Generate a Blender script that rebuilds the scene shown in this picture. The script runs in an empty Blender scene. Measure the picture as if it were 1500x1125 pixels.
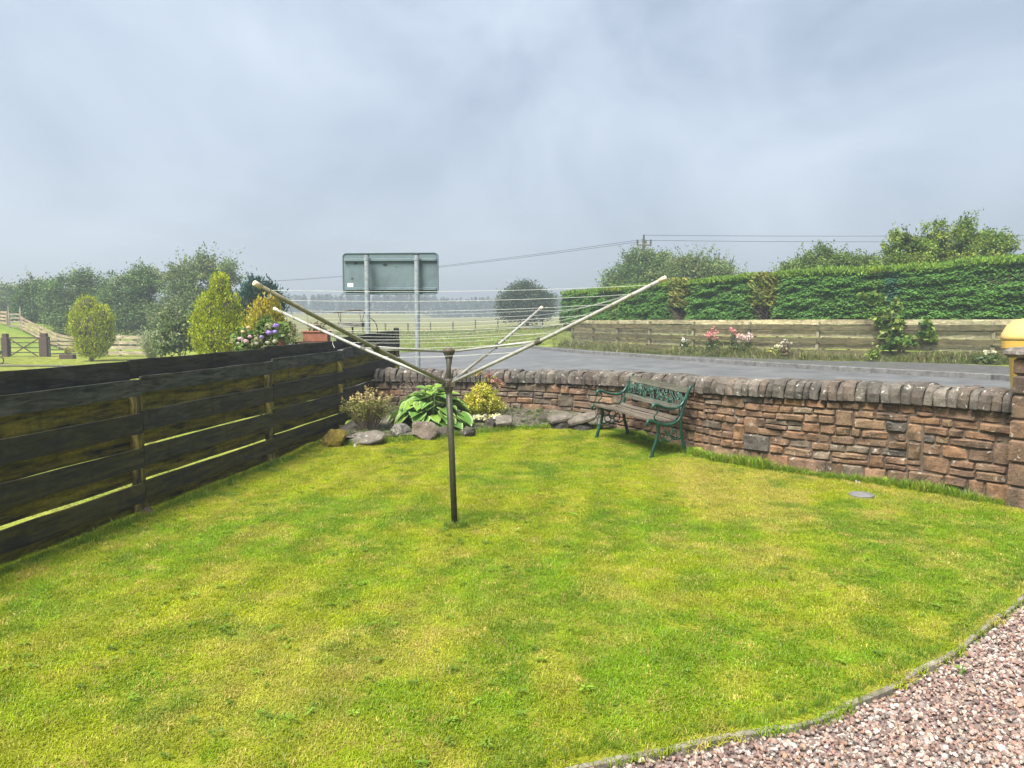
import bpy, bmesh, math, random
import numpy as np
from mathutils import Vector, Matrix, noise as mnoise
from mathutils.geometry import delaunay_2d_cdt

random.seed(7)
RNG = np.random.default_rng(11)
SC = bpy.context.scene
COL = SC.collection
PI = math.pi

# ------------------------------------------------------------------ camera
CAM_H = 1.6
FPX = 1080.0
PITCH = math.atan(92.5 / FPX)
cam_d = bpy.data.cameras.new("camera")
cam_d.sensor_width = 36.0
cam_d.lens = 36.0 * FPX / 1500.0
cam_d.clip_start = 0.05
cam_d.clip_end = 5000
cam = bpy.data.objects.new("camera", cam_d)
COL.objects.link(cam)
cam.location = (0, 0, CAM_H)
cam.rotation_euler = (PI / 2 - PITCH, 0, 0)
SC.camera = cam

# ------------------------------------------------------------------ light
SUN_EL, SUN_AZ = math.radians(58), math.radians(215)     # azimuth measured clockwise from +Y
SUN_DIR = Vector((math.sin(SUN_AZ) * math.cos(SUN_EL), math.cos(SUN_AZ) * math.cos(SUN_EL), math.sin(SUN_EL)))
sun_d = bpy.data.lights.new("sun", "SUN")
sun_d.energy = 2.6
sun_d.angle = math.radians(30)
sun_d.color = (1.0, 0.96, 0.88)
sun = bpy.data.objects.new("sun", sun_d)
COL.objects.link(sun)
sun.rotation_euler = SUN_DIR.to_track_quat('Z', 'Y').to_euler()
sun.location = (0, 0, 60)

world = bpy.data.worlds.new("World")
SC.world = world
world.use_nodes = True
wt = world.node_tree
wt.nodes.clear()


def wn(t, **kw):
    n = wt.nodes.new(t)
    for k, v in kw.items():
        setattr(n, k, v)
    return n


w_out = wn("ShaderNodeOutputWorld")
w_bg = wn("ShaderNodeBackground")
w_bg.inputs["Strength"].default_value = 0.05
w_sky = wn("ShaderNodeTexSky", sky_type='NISHITA', sun_disc=False)
w_sky.sun_elevation = SUN_EL
w_sky.sun_rotation = SUN_AZ
w_tc = wn("ShaderNodeTexCoord")
w_map = wn("ShaderNodeMapping")
w_map.inputs["Scale"].default_value = (1.0, 1.0, 1.5)
w_map.inputs["Location"].default_value = (0.58, 6.82, 5.32)
w_n1 = wn("ShaderNodeTexNoise")
w_n1.inputs["Scale"].default_value = 2.4
w_n1.inputs["Detail"].default_value = 5
w_n1.inputs["Roughness"].default_value = 0.56
w_n1.inputs["Distortion"].default_value = 0.5
w_r = wn("ShaderNodeValToRGB")
w_r.color_ramp.elements[0].position = 0.36
w_r.color_ramp.elements[0].color = (1.42, 1.77, 2.38, 1)
w_r.color_ramp.elements[1].position = 0.70
w_r.color_ramp.elements[1].color = (3.1, 3.5, 4.1, 1)
w_mix = wn("ShaderNodeMix", data_type='RGBA')
w_mix.inputs[0].default_value = 0.9
L = wt.links.new
L(w_tc.outputs["Generated"], w_map.inputs["Vector"])
L(w_map.outputs[0], w_n1.inputs["Vector"])
L(w_n1.outputs["Fac"], w_r.inputs[0])
L(w_sky.outputs[0], w_mix.inputs[6])
L(w_r.outputs[0], w_mix.inputs[7])
L(w_mix.outputs[2], w_bg.inputs["Color"])
L(w_bg.outputs[0], w_out.inputs["Surface"])

SC.view_settings.view_transform = 'Standard'
SC.view_settings.look = 'None'
SC.view_settings.exposure = 2.3
SC.view_settings.gamma = 1
SC.view_settings.use_curve_mapping = False
SC.render.engine = 'CYCLES'
SC.cycles.max_bounces = 6
SC.cycles.diffuse_bounces = 3
SC.cycles.glossy_bounces = 2
SC.cycles.transmission_bounces = 3
SC.cycles.transparent_max_bounces = 4
SC.cycles.volume_bounces = 0
SC.cycles.use_denoising = True
HAZE_DENSITY = 0.0036
HAZE_COLOR = (0.80, 0.88, 0.93, 1)


# ------------------------------------------------------------------ small maths
def ss(a, b, x):
    t = np.clip((np.asarray(x, float) - a) / (b - a), 0, 1)
    return t * t * (3 - 2 * t)


def hash2(ix, iy, seed=0):
    n = (ix.astype(np.int64) * 374761393 + iy.astype(np.int64) * 668265263 + seed * 982451653) & 0x7fffffff
    n = ((n ^ (n >> 13)) * 1274126177) & 0x7fffffff
    n = n ^ (n >> 16)
    return (n & 0xffff) / 65535.0


def vnoise(x, y, seed=0):
    x = np.asarray(x, float); y = np.asarray(y, float)
    ix = np.floor(x); iy = np.floor(y)
    fx = x - ix; fy = y - iy
    fx = fx * fx * (3 - 2 * fx); fy = fy * fy * (3 - 2 * fy)
    a = hash2(ix, iy, seed); b = hash2(ix + 1, iy, seed)
    c = hash2(ix, iy + 1, seed); d = hash2(ix + 1, iy + 1, seed)
    return (a * (1 - fx) + b * fx) * (1 - fy) + (c * (1 - fx) + d * fx) * fy


def fbm(x, y, seed=0, o=4):
    s = 0; a = .5; t = 0
    for k in range(o):
        s = s + a * vnoise(np.asarray(x) * 2 ** k, np.asarray(y) * 2 ** k, seed + k * 17)
        t += a; a *= .5
    return s / t


def catmull(P, n=12):
    P = [np.array(p, float) for p in P]
    P = [2 * P[0] - P[1]] + P + [2 * P[-1] - P[-2]]
    out = []
    for i in range(1, len(P) - 2):
        p0, p1, p2, p3 = P[i - 1:i + 3]
        for k in range(n):
            t = k / n
            out.append(.5 * (2 * p1 + (p2 - p0) * t + (2 * p0 - 5 * p1 + 4 * p2 - p3) * t * t + (3 * p1 - p0 - 3 * p2 + p3) * t ** 3))
    out.append(P[-2])
    return np.array(out)


class Path:
    """Arc-length parametrised polyline in plan."""
    def __init__(self, pts):
        self.p = np.array(pts, float)
        self.l = np.concatenate([[0], np.cumsum(np.linalg.norm(np.diff(self.p, axis=0), axis=1))])
        self.L = self.l[-1]

    def at(self, s):
        return np.array([np.interp(s, self.l, self.p[:, k]) for k in range(self.p.shape[1])])

    def tan(self, s):
        a = self.at(max(0, s - .12)); b = self.at(min(self.L, s + .12))
        t = (b - a)[:2]
        return t / np.linalg.norm(t)


# ------------------------------------------------------------------ terrain
WALL_CTRL = [(4.40, 6.30), (3.80, 7.10), (3.15, 7.66), (2.58, 8.25), (2.14, 8.98), (1.78, 9.72), (1.32, 10.38),
             (.62, 10.98), (-.15, 11.3), (-1.2, 11.48), (-2.18, 11.55)]
WALL = Path(catmull(WALL_CTRL, 10))


def wall_y(x):
    """Front line of the stone wall as a function of x (garden side is y below this)."""
    p = WALL.p[::-1]
    return np.interp(x, p[:, 0], p[:, 1], left=11.55, right=6.3)


def T(x, y):
    x = np.asarray(x, float); y = np.asarray(y, float)
    zin = .09 * ss(8.3, 10.2, y)
    zl = -.15 * ss(14, 28, y)
    zr = .30
    zo = zl + (zr - zl) * ss(-7, 3, x) + .10 * ss(9, 14, x + .35 * (y - 15))
    zo = zo + .0134 * np.maximum(0, y - 42) * ss(-32, -14, x) + .0134 * np.maximum(0, y - 70) * (1 - ss(-32, -14, x))
    zo = zo + 1.7 * (1 - ss(-33.5, -25.5, x)) * ss(35, 44, y)
    zo = zo + .15 * ss(1.6, .4, np.hypot(x - 7.9, y - 11.0))
    k = ss(.1, .6, y - wall_y(x) - .2)
    k = np.where((x < -2.2), ss(11.5, 16, y), k)
    k = np.where(x > 4.4, ss(6.6, 8.0, y), k)
    return zin * (1 - k) + zo * k


def t1(x, y):
    return float(T(np.array([x]), np.array([y]))[0])


CP, SP = math.cos(PITCH), math.sin(PITCH)


def pray(px, py):
    a = (px - 750) / FPX; b = (562.5 - py) / FPX
    return np.array([a, b * SP + CP, b * CP - SP])


def at(px, py, Y):
    d = pray(px, py)
    return np.array([0, 0, CAM_H]) + d * (Y / d[1])


def gr(px, py, z=None):
    d = pray(px, py)
    zz = 0.0 if z is None else z
    for _ in range(12):
        p = np.array([0, 0, CAM_H]) + d * ((zz - CAM_H) / d[2])
        if z is not None:
            break
        zz = .5 * zz + .5 * t1(p[0], p[1])
    return p


# ------------------------------------------------------------------ object helpers
WM = {}


def tag(o, label=None, cat=None, group=None, kind=None):
    if label: o["label"] = label
    if cat: o["category"] = cat
    if group: o["group"] = group
    if kind: o["kind"] = kind
    return o


def place(o, parent=None, M=None):
    M = M or Matrix.Identity(4)
    COL.objects.link(o)
    WM[o.name] = M
    if parent is not None:
        o.parent = parent
        o.matrix_local = WM[parent.name].inverted() @ M
    else:
        o.matrix_local = M
    return o


def thing(name, label, cat, loc=(0, 0, 0), group=None):
    o = bpy.data.objects.new(name, None)
    o.empty_display_size = .2
    place(o, None, Matrix.Translation(Vector(loc)))
    return tag(o, label, cat, group)


def mesh_from(name, V, F, smooth=False, cols=None, mat=None):
    me = bpy.data.meshes.new(name)
    V = np.asarray(V, np.float32)
    if isinstance(F, np.ndarray):
        n, k = F.shape
        me.vertices.add(len(V))
        me.vertices.foreach_set("co", V.ravel())
        me.loops.add(n * k)
        me.loops.foreach_set("vertex_index", F.astype(np.int32).ravel())
        me.polygons.add(n)
        me.polygons.foreach_set("loop_start", np.arange(0, n * k, k, dtype=np.int32))
        me.update(calc_edges=True)
    else:
        me.from_pydata([tuple(map(float, v)) for v in V], [], [tuple(map(int, f)) for f in F])
        me.update()
    if smooth:
        me.polygons.foreach_set("use_smooth", np.ones(len(me.polygons), bool))
    if cols is not None:
        cols = np.asarray(cols, np.float32)
        if cols.shape[1] == 3:
            cols = np.hstack([cols, np.ones((len(cols), 1), np.float32)])
        dom = 'FACE' if len(cols) == len(me.polygons) and len(cols) != len(V) else 'POINT'
        a = me.attributes.new("Col", 'FLOAT_COLOR', dom)
        a.data.foreach_set("color", cols.ravel())
    if mat: me.materials.append(mat)
    return me


def obj(name, V, F, mat, parent=None, M=None, smooth=False, cols=None):
    me = mesh_from(name, V, F, smooth, cols, mat)
    return place(bpy.data.objects.new(name, me), parent, M)


def inst(name, me, parent=None, M=None):
    return place(bpy.data.objects.new(name, me), parent, M)


class MB:
    """Collects simple shapes into one mesh."""
    def __init__(self):
        self.V = []; self.F = []; self.C = []

    def add(self, V, F, c=None):
        o = len(self.V)
        self.V += [tuple(v) for v in V]
        self.F += [tuple(i + o for i in f) for f in F]
        if c is not None:
            self.C += [tuple(c)] * len(V)

    def box(self, c, s, R=None, bev=0, col=None):
        c = Vector(c); hx, hy, hz = s[0] / 2, s[1] / 2, s[2] / 2
        if bev > 0:
            V = []; b = bev
            for sz in (-1, 1):
                for (x, y) in ((-1, -1), (1, -1), (1, 1), (-1, 1)):
                    V.append((x * (hx - b), y * (hy - b), sz * hz))
                for (x, y) in ((-1, -1), (1, -1), (1, 1), (-1, 1)):
                    V.append((x * hx, y * hy, sz * (hz - b)))
            F = [(3, 2, 1, 0), (8, 9, 10, 11)]
            for i in range(4):
                j = (i + 1) % 4
                F += [(i, j, 4 + j, 4 + i), (4 + i, 4 + j, 12 + j, 12 + i), (12 + i, 12 + j, 8 + j, 8 + i)]
        else:
            V = [(x * hx, y * hy, z * hz) for z in (-1, 1) for (x, y) in ((-1, -1), (1, -1), (1, 1), (-1, 1))]
            F = [(3, 2, 1, 0), (4, 5, 6, 7), (0, 1, 5, 4), (1, 2, 6, 5), (2, 3, 7, 6), (3, 0, 4, 7)]
        V = [(R @ Vector(v) if R else Vector(v)) + c for v in V]
        self.add(V, F, col)

    def tube(self, pts, r, n=8, flat=1.0, cap=True, flat_axis=None, col=None):
        pts = [Vector(p) for p in pts]
        m = len(pts)
        rr = r if hasattr(r, '__len__') else [r] * m
        rings = []
        up = None
        for i, p in enumerate(pts):
            t = (pts[min(i + 1, m - 1)] - pts[max(i - 1, 0)]).normalized()
            if flat_axis is not None:
                u = (Vector(flat_axis) - t * Vector(flat_axis).dot(t)).normalized()
            elif up is None:
                a = Vector((0, 0, 1)) if abs(t.z) < .9 else Vector((1, 0, 0))
                u = (a - t * a.dot(t)).normalized()
            else:
                u = (up - t * up.dot(t)).normalized()
            up = u
            v = t.cross(u)
            rings.append([p + (u * math.cos(2 * PI * k / n) * flat + v * math.sin(2 * PI * k / n)) * rr[i] for k in range(n)])
        V = [q for ring in rings for q in ring]
        F = [(i * n + k, i * n + (k + 1) % n, (i + 1) * n + (k + 1) % n, (i + 1) * n + k) for i in range(m - 1) for k in range(n)]
        if cap:
            F += [tuple(range(n))[::-1], tuple((m - 1) * n + k for k in range(n))]
        self.add(V, F, col)

    def lathe(self, c, prof, n=12, col=None):
        c = Vector(c)
        V = [c + Vector((r * math.cos(2 * PI * k / n), r * math.sin(2 * PI * k / n), z)) for (r, z) in prof for k in range(n)]
        m = len(prof)
        F = [(i * n + k, i * n + (k + 1) % n, (i + 1) * n + (k + 1) % n, (i + 1) * n + k) for i in range(m - 1) for k in range(n)]
        F += [tuple(range(n))[::-1], tuple((m - 1) * n + k for k in range(n))]
        self.add(V, F, col)

    def mesh(self, name, mat, smooth=False):
        return mesh_from(name, self.V, self.F, smooth, self.C if self.C else None, mat)

    def build(self, name, mat, parent=None, M=None, smooth=False):
        return place(bpy.data.objects.new(name, self.mesh(name, mat, smooth)), parent, M)


# ------------------------------------------------------------------ materials
def new_mat(name):
    m = bpy.data.materials.new(name)
    m.use_nodes = True
    nt = m.node_tree
    nt.nodes.clear()
    return m, nt


def N(nt, t, ins=None, **kw):
    n = nt.nodes.new(t)
    for k, v in kw.items(): setattr(n, k, v)
    for k, v in (ins or {}).items():
        if isinstance(v, bpy.types.NodeSocket):
            nt.links.new(v, n.inputs[k])
        else:
            n.inputs[k].default_value = v
    return n


def mixc(nt, fac, a, b, mode='MIX'):
    n = nt.nodes.new("ShaderNodeMix")
    n.data_type = 'RGBA'; n.blend_type = mode
    for i, v in ((0, fac), (6, a), (7, b)):
        if isinstance(v, bpy.types.NodeSocket): nt.links.new(v, n.inputs[i])
        else: n.inputs[i].default_value = v if i == 0 else (tuple(v) + (1,))[:4]
    return n.outputs[2]


def math_(nt, op, a, b=0.0):
    n = nt.nodes.new("ShaderNodeMath"); n.operation = op
    for i, v in ((0, a), (1, b)):
        if isinstance(v, bpy.types.NodeSocket): nt.links.new(v, n.inputs[i])
        else: n.inputs[i].default_value = v
    return n.outputs[0]


def ramp(nt, fac, stops):
    n = nt.nodes.new("ShaderNodeValToRGB")
    cr = n.color_ramp
    while len(cr.elements) < len(stops): cr.elements.new(.5)
    for e, (p, c) in zip(cr.elements, stops):
        e.position = p
        e.color = (c, c, c, 1) if not hasattr(c, '__len__') else (tuple(c) + (1,))[:4]
    nt.links.new(fac, n.inputs[0])
    return n.outputs[0]


def noise(nt, vec, scale, detail=4, rough=.55, dist=0.0):
    n = N(nt, "ShaderNodeTexNoise", {"Scale": scale, "Detail": detail, "Roughness": rough, "Distortion": dist})
    if vec is not None: nt.links.new(vec, n.inputs["Vector"])
    return n.outputs["Fac"]


def mapping(nt, vec, scale=(1, 1, 1), loc=None):
    n = N(nt, "ShaderNodeMapping", {"Scale": scale})
    nt.links.new(vec, n.inputs["Vector"])
    if loc is not None:
        if isinstance(loc, bpy.types.NodeSocket): nt.links.new(loc, n.inputs["Location"])
        else: n.inputs["Location"].default_value = loc
    return n.outputs[0]


def finish(m, nt, col, rough=.8, bump=None, bstr=.4, bdist=.01, metal=0.0, spec=.4):
    p = N(nt, "ShaderNodeBsdfPrincipled", {"Roughness": rough, "Metallic": metal, "Specular IOR Level": spec})
    if isinstance(col, bpy.types.NodeSocket): nt.links.new(col, p.inputs["Base Color"])
    else: p.inputs["Base Color"].default_value = (tuple(col) + (1,))[:4]
    if bump is not None:
        b = N(nt, "ShaderNodeBump", {"Strength": bstr, "Distance": bdist, "Height": bump})
        nt.links.new(b.outputs[0], p.inputs["Normal"])
    o = N(nt, "ShaderNodeOutputMaterial")
    nt.links.new(p.outputs[0], o.inputs[0])
    return m


def mat_leaf(name, trans=.3, attr="Col", atype='GEOMETRY', gloss=.06, vary=0.0):
    m, nt = new_mat(name)
    a = N(nt, "ShaderNodeAttribute", attribute_name=attr, attribute_type=atype)
    c = a.outputs["Color"]
    if vary:
        r = N(nt, "ShaderNodeObjectInfo").outputs["Random"]
        hs = N(nt, "ShaderNodeHueSaturation", {"Color": c, "Value": math_(nt, 'MULTIPLY_ADD', r, vary)})
        hs.inputs["Value"].links[0].from_node.inputs[2].default_value = 1 - vary / 2
        c = hs.outputs[0]
    d = N(nt, "ShaderNodeBsdfDiffuse", {"Color": c})
    t = N(nt, "ShaderNodeBsdfTranslucent", {"Color": c})
    mx = N(nt, "ShaderNodeMixShader", {0: trans, 1: d.outputs[0], 2: t.outputs[0]})
    g = N(nt, "ShaderNodeBsdfGlossy", {"Roughness": .45, "Color": (.8, .8, .8, 1)})
    mx2 = N(nt, "ShaderNodeMixShader", {0: gloss, 1: mx.outputs[0], 2: g.outputs[0]})
    o = N(nt, "ShaderNodeOutputMaterial")
    nt.links.new(mx2.outputs[0], o.inputs[0])
    return m


def mat_wood(name, moss=(.16, .125, .012), grain=26, rough=.85, dark=.45, ztop=None):
    """Weathered board: Object colour tints it, Object alpha sets how mossy it is, grain runs along local X."""
    m, nt = new_mat(name)
    tc = N(nt, "ShaderNodeTexCoord").outputs["Object"]
    oi = N(nt, "ShaderNodeObjectInfo")
    off = N(nt, "ShaderNodeCombineXYZ", {0: math_(nt, 'MULTIPLY', oi.outputs["Random"], 37.0), 1: math_(nt, 'MULTIPLY', oi.outputs["Random"], 91.0)}).outputs[0]
    v = mapping(nt, tc, (1.2, grain, grain), off)
    g = noise(nt, v, 3.0, 6, .65, 1.2)
    v2 = mapping(nt, tc, (1.6, 5, 6), off)
    big = noise(nt, v2, 1.3, 4, .6)
    gr_ = ramp(nt, g, [(.36, dark), (.5, .95), (.64, 1.8)])
    bg = ramp(nt, big, [(.3, .6), (.7, 1.35)])
    c = mixc(nt, 1.0, oi.outputs["Color"], gr_, 'MULTIPLY')
    c = mixc(nt, 1.0, c, bg, 'MULTIPLY')
    mv = mapping(nt, tc, (1.5, 7, 13), off)
    mn = noise(nt, mv, 1.6, 6, .7)
    mf = math_(nt, 'MULTIPLY', ramp(nt, mn, [(.36, 0.0), (.62, 1.0)]), oi.outputs["Alpha"])
    if ztop:      # the moss does not climb to the top of a post
        zz = N(nt, "ShaderNodeSeparateXYZ", {0: N(nt, "ShaderNodeNewGeometry").outputs["Position"]}).outputs[2]
        mf = math_(nt, 'MULTIPLY', mf, ramp(nt, math_(nt, 'DIVIDE', zz, ztop * 2), [(.47, 1.0), (.52, 0.0)]))
    mossc = mixc(nt, noise(nt, tc, 30, 3), tuple(k * .45 for k in moss), tuple(k * 1.4 for k in moss))
    c = mixc(nt, mf, c, mossc)
    # a few vertical drip stains
    dv = mapping(nt, tc, (5, 1.6, 1.6), off)
    dn = ramp(nt, noise(nt, dv, 1.3, 4, .6), [(.34, .5), (.46, 1.0)])
    c = mixc(nt, .7, c, dn, 'MULTIPLY')
    return finish(m, nt, c, rough, g, .6, .006)


def mat_stone(name, lichen=.5, grime=.6, moss=.2):
    """Sandstone: Object colour is the stone's own colour; grime, lichen and moss are wear."""
    m, nt = new_mat(name)
    pos = N(nt, "ShaderNodeNewGeometry").outputs["Position"]
    oi = N(nt, "ShaderNodeObjectInfo")
    n1 = noise(nt, pos, 9, 6, .65)
    n2 = noise(nt, pos, 60, 4, .7)
    n3 = noise(nt, pos, 2.3, 4, .6)
    c = mixc(nt, 1.0, oi.outputs["Color"], ramp(nt, n1, [(.3, .5), (.7, 1.42)]), 'MULTIPLY')
    c = mixc(nt, 1.0, c, ramp(nt, n2, [(.3, .62), (.7, 1.38)]), 'MULTIPLY')
    gf = math_(nt, 'MULTIPLY', ramp(nt, n3, [(.50, 0.0), (.66, 1.0)]), grime)
    c = mixc(nt, gf, c, (.040, .034, .027))
    l = noise(nt, pos, 17, 5, .6, .6)
    lf = math_(nt, 'MULTIPLY', ramp(nt, l, [(.62, 0.0), (.68, 1.0)]), lichen)
    c = mixc(nt, lf, c, (.42, .41, .36))
    mm = noise(nt, pos, 5.5, 5, .65)
    mf = math_(nt, 'MULTIPLY', ramp(nt, mm, [(.55, 0.0), (.7, 1.0)]), moss)
    c = mixc(nt, mf, c, (.09, .10, .02))
    h = math_(nt, 'ADD', n1, math_(nt, 'MULTIPLY', n2, .35))
    return finish(m, nt, c, .9, h, .9, .02)


def mat_noise(name, a, b, scale, rough=.8, bump=.3, bd=.01, c3=None, s3=1.0, spec=.3, metal=0.0, vec='pos', lo=.35, hi=.65):
    m, nt = new_mat(name)
    if vec == 'pos': v = N(nt, "ShaderNodeNewGeometry").outputs["Position"]
    else: v = N(nt, "ShaderNodeTexCoord").outputs["Object"]
    n = noise(nt, v, scale, 6, .65)
    c = mixc(nt, ramp(nt, n, [(lo, 0.0), (hi, 1.0)]), a, b)
    if c3 is not None:
        n3 = noise(nt, v, s3, 4, .6)
        c = mixc(nt, ramp(nt, n3, [(.5, 0.0), (.66, 1.0)]), c, c3)
    return finish(m, nt, c, rough, n, bump, bd, metal, spec)


M = {}
M['leaf'] = mat_leaf("leaf", gloss=.015)
M['petal'] = mat_leaf("petal", .25, gloss=.02)
M['needle'] = mat_leaf("needle", .2, gloss=.008)
M['grass_i'] = mat_leaf("lawn_blade", .45, "gcol", 'INSTANCER', .02, vary=.5)
M['wood_dark'] = mat_wood("weathered_dark_board", moss=(.25, .20, .012), grain=8, dark=.12)
M['post_moss'] = mat_wood("mossy_post", (.26, .21, .025), 12, ztop=1.06)
M['wood_tan'] = mat_wood("weathered_tan_board", (.10, .12, .04), 9, .85, .7)
M['wood_bench'] = mat_wood("weathered_slat", (.07, .08, .04), 30, .8, .55)
M['stone'] = mat_stone("sandstone", .55, .65, .06)
M['coping'] = mat_stone("coping_sandstone", .85, .75, .08)
M['rock'] = mat_stone("garden_rock", .6, .35, .3)
M['mortar'] = mat_noise("mortar", (.07, .052, .038), (.13, .098, .072), 14)
M['bark'] = mat_noise("bark", (.05, .042, .03), (.12, .10, .07), 12, vec='obj')
M['soil'] = mat_noise("soil", (.05, .043, .034), (.15, .13, .10), 22, bump=.9, bd=.02, c3=(.06, .075, .02), s3=3.2)
M['tarmac'] = mat_noise("tarmac", (.075, .076, .077), (.135, .136, .136), 1.3, .6, .2, .004, c3=(.082, .084, .086), s3=.5)
M['pavement'] = mat_noise("pavement_tarmac", (.05, .05, .048), (.085, .083, .078), 5, .8, .3, .006, c3=(.06, .07, .035), s3=1.1)
M['kerb'] = mat_noise("kerb_stone", (.085, .083, .08), (.17, .167, .16), 6, .85)
M['concrete'] = mat_noise("edging_concrete", (.11, .098, .075), (.26, .235, .185), 18, .9, .6, .008, c3=(.075, .08, .035), s3=7)
M['gravel_bed'] = mat_noise("gravel_bed", (.07, .05, .045), (.26, .20, .18), 70, .9, .8, .01)
M['galv'] = mat_noise("galvanised_steel", (.20, .23, .25), (.33, .36, .38), 18, .5, .1, .002, vec='obj', metal=.3)
M['sign'] = mat_noise("sign_back_grey", (.10, .143, .158), (.128, .174, .187), 3, .6, .05, .002, vec='obj', c3=(.083, .116, .125), s3=1.7)
M['white'] = mat_noise("white_sticker", (.7, .7, .68), (.8, .8, .78), 30, .6)
M['smudge'] = mat_noise("dark_smudge", (.02, .025, .025), (.05, .058, .058), 40, .8)
M['mast'] = mat_noise("mast_weathered_metal", (.055, .055, .043), (.10, .098, .078), 40, .6, .2, .002, c3=(.075, .06, .04), s3=7, metal=.2, vec='obj')
M['mast_low'] = mat_noise("mast_bronze_metal", (.045, .042, .030), (.078, .072, .052), 40, .5, .2, .002, metal=.3, vec='obj')
M['arm'] = mat_noise("arm_aluminium", (.25, .248, .225), (.35, .345, .315), 25, .5, .1, .002, c3=(.22, .21, .155), s3=3, metal=.1, vec='obj')
M['arm_algae'] = mat_noise("arm_algae_aluminium", (.16, .152, .095), (.235, .225, .15), 25, .6, .1, .002, c3=(.14, .13, .075), s3=3, vec='obj')
M['line'] = mat_noise("washing_line_plastic", (.44, .45, .40), (.58, .58, .52), 20, .5)
M['plastic_cap'] = mat_noise("arm_end_plastic", (.50, .42, .28), (.62, .55, .42), 30, .5)
M['green_iron'] = mat_noise("green_cast_iron", (.003, .030, .017), (.008, .055, .032), 22, .4, .3, .003, spec=.5, vec='obj', c3=(.012, .070, .044), s3=9)
M['rose_iron'] = mat_noise("verdigris_cast_iron", (.008, .036, .024), (.032, .080, .055), 25, .5, .3, .003, vec='obj', c3=(.07, .115, .085), s3=8)
M['yellow'] = mat_noise("yellow_plastic", (.50, .29, .055), (.55, .33, .07), 5, .42, .05, .002, vec='obj', c3=(.52, .31, .07), s3=2.5)
M['label_yellow'] = mat_noise("label_yellow", (.70, .52, .02), (.74, .56, .04), 9, .5)
M['yellow_lid'] = mat_noise("faded_yellow_plastic", (.52, .33, .105), (.57, .375, .135), 4, .5, .05, .002, vec='obj')
M['terracotta'] = mat_noise("terracotta", (.20, .075, .045), (.28, .115, .07), 15, .85)
M['dark_wood'] = mat_noise("dark_brown_wood", (.045, .028, .02), (.085, .055, .04), 20, .8, vec='obj')
M['dark_iron'] = mat_noise("dark_iron", (.02, .022, .024), (.045, .047, .05), 30, .6)
M['pole'] = mat_noise("pole_timber", (.07, .055, .045), (.13, .105, .085), 12, .9)
M['twig'] = mat_noise("dead_twigs", (.10, .075, .055), (.20, .155, .12), 14, .9)
M['hedge_core'] = mat_noise("hedge_twigs", (.035, .03, .02), (.075, .06, .045), 9, 1.0, .8, .05)


def mat_ground():
    m, nt = new_mat("field_grass")
    pos = N(nt, "ShaderNodeNewGeometry").outputs["Position"]
    n1 = noise(nt, pos, .35, 5, .6); n2 = noise(nt, pos, 3.0, 5, .7)
    c = mixc(nt, ramp(nt, n1, [(.35, 0.0), (.65, 1.0)]), (.12, .185, .022), (.20, .23, .035))
    c = mixc(nt, 1.0, c, ramp(nt, n2, [(.3, .7), (.7, 1.25)]), 'MULTIPLY')
    # rougher, straw coloured grass beyond the stock fence
    y = N(nt, "ShaderNodeSeparateXYZ", {0: pos}).outputs[1]
    yy = math_(nt, 'ADD', y, math_(nt, 'MULTIPLY', n1, 20.0))
    f = ramp(nt, math_(nt, 'DIVIDE', yy, 200.0), [(.37, 0.0), (.42, 1.0)])
    c = mixc(nt, f, c, (.17, .17, .065))
    return finish(m, nt, c, .95, n2, .6, .03, spec=.1)


def mat_lawn(name, a, b, d):
    m, nt = new_mat(name)
    pos = N(nt, "ShaderNodeNewGeometry").outputs["Position"]
    n1 = noise(nt, pos, 1.1, 5, .6); n2 = noise(nt, pos, 45, 5, .75); n3 = noise(nt, pos, 3.7, 5, .65)
    c = mixc(nt, ramp(nt, n1, [(.35, 0.0), (.65, 1.0)]), a, b)
    c = mixc(nt, ramp(nt, n3, [(.52, 0.0), (.68, .8)]), c, d)
    c = mixc(nt, 1.0, c, ramp(nt, n2, [(.3, .5), (.7, 1.3)]), 'MULTIPLY')
    return finish(m, nt, c, .95, n2, .8, .02, spec=.1)


M['ground'] = mat_ground()
M['lawn'] = mat_lawn("lawn_thatch", (.15, .19, .014), (.25, .25, .022), (.32, .26, .07))
M['lawn2'] = mat_lawn("neighbour_grass", (.18, .23, .03), (.27, .29, .05), (.30, .29, .08))


# ------------------------------------------------------------------ setting: sheets of ground
def grid_axis(lo, hi, near, dn, far):
    v = [0.0]; s = dn
    while v[-1] < hi:
        if v[-1] > near: s *= far
        v.append(v[-1] + s)
    w = [0.0]; s = dn
    while w[-1] > lo:
        if -w[-1] > near: s *= far
        w.append(w[-1] - s)
    return np.array(sorted(set(w + v)))


def ground_sheet():
    xs = grid_axis(-620, 620, 16, .5, 1.10)
    ys = grid_axis(-40, 640, 45, .5, 1.07)
    X, Y = np.meshgrid(xs, ys)
    Z = T(X, Y) - .035
    # in the garden the ground lies under the lawn, the bed and the gravel
    V = np.stack([X.ravel(), Y.ravel(), Z.ravel()], 1)
    nx, ny = len(xs), len(ys)
    i = np.arange(nx * ny).reshape(ny, nx)
    F = np.stack([i[:-1, :-1].ravel(), i[:-1, 1:].ravel(), i[1:, 1:].ravel(), i[1:, :-1].ravel()], 1)
    o = obj("ground", V, F, M['ground'], smooth=True)
    return tag(o, "green field and rough grass running to the horizon", "field", kind="structure")


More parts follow.
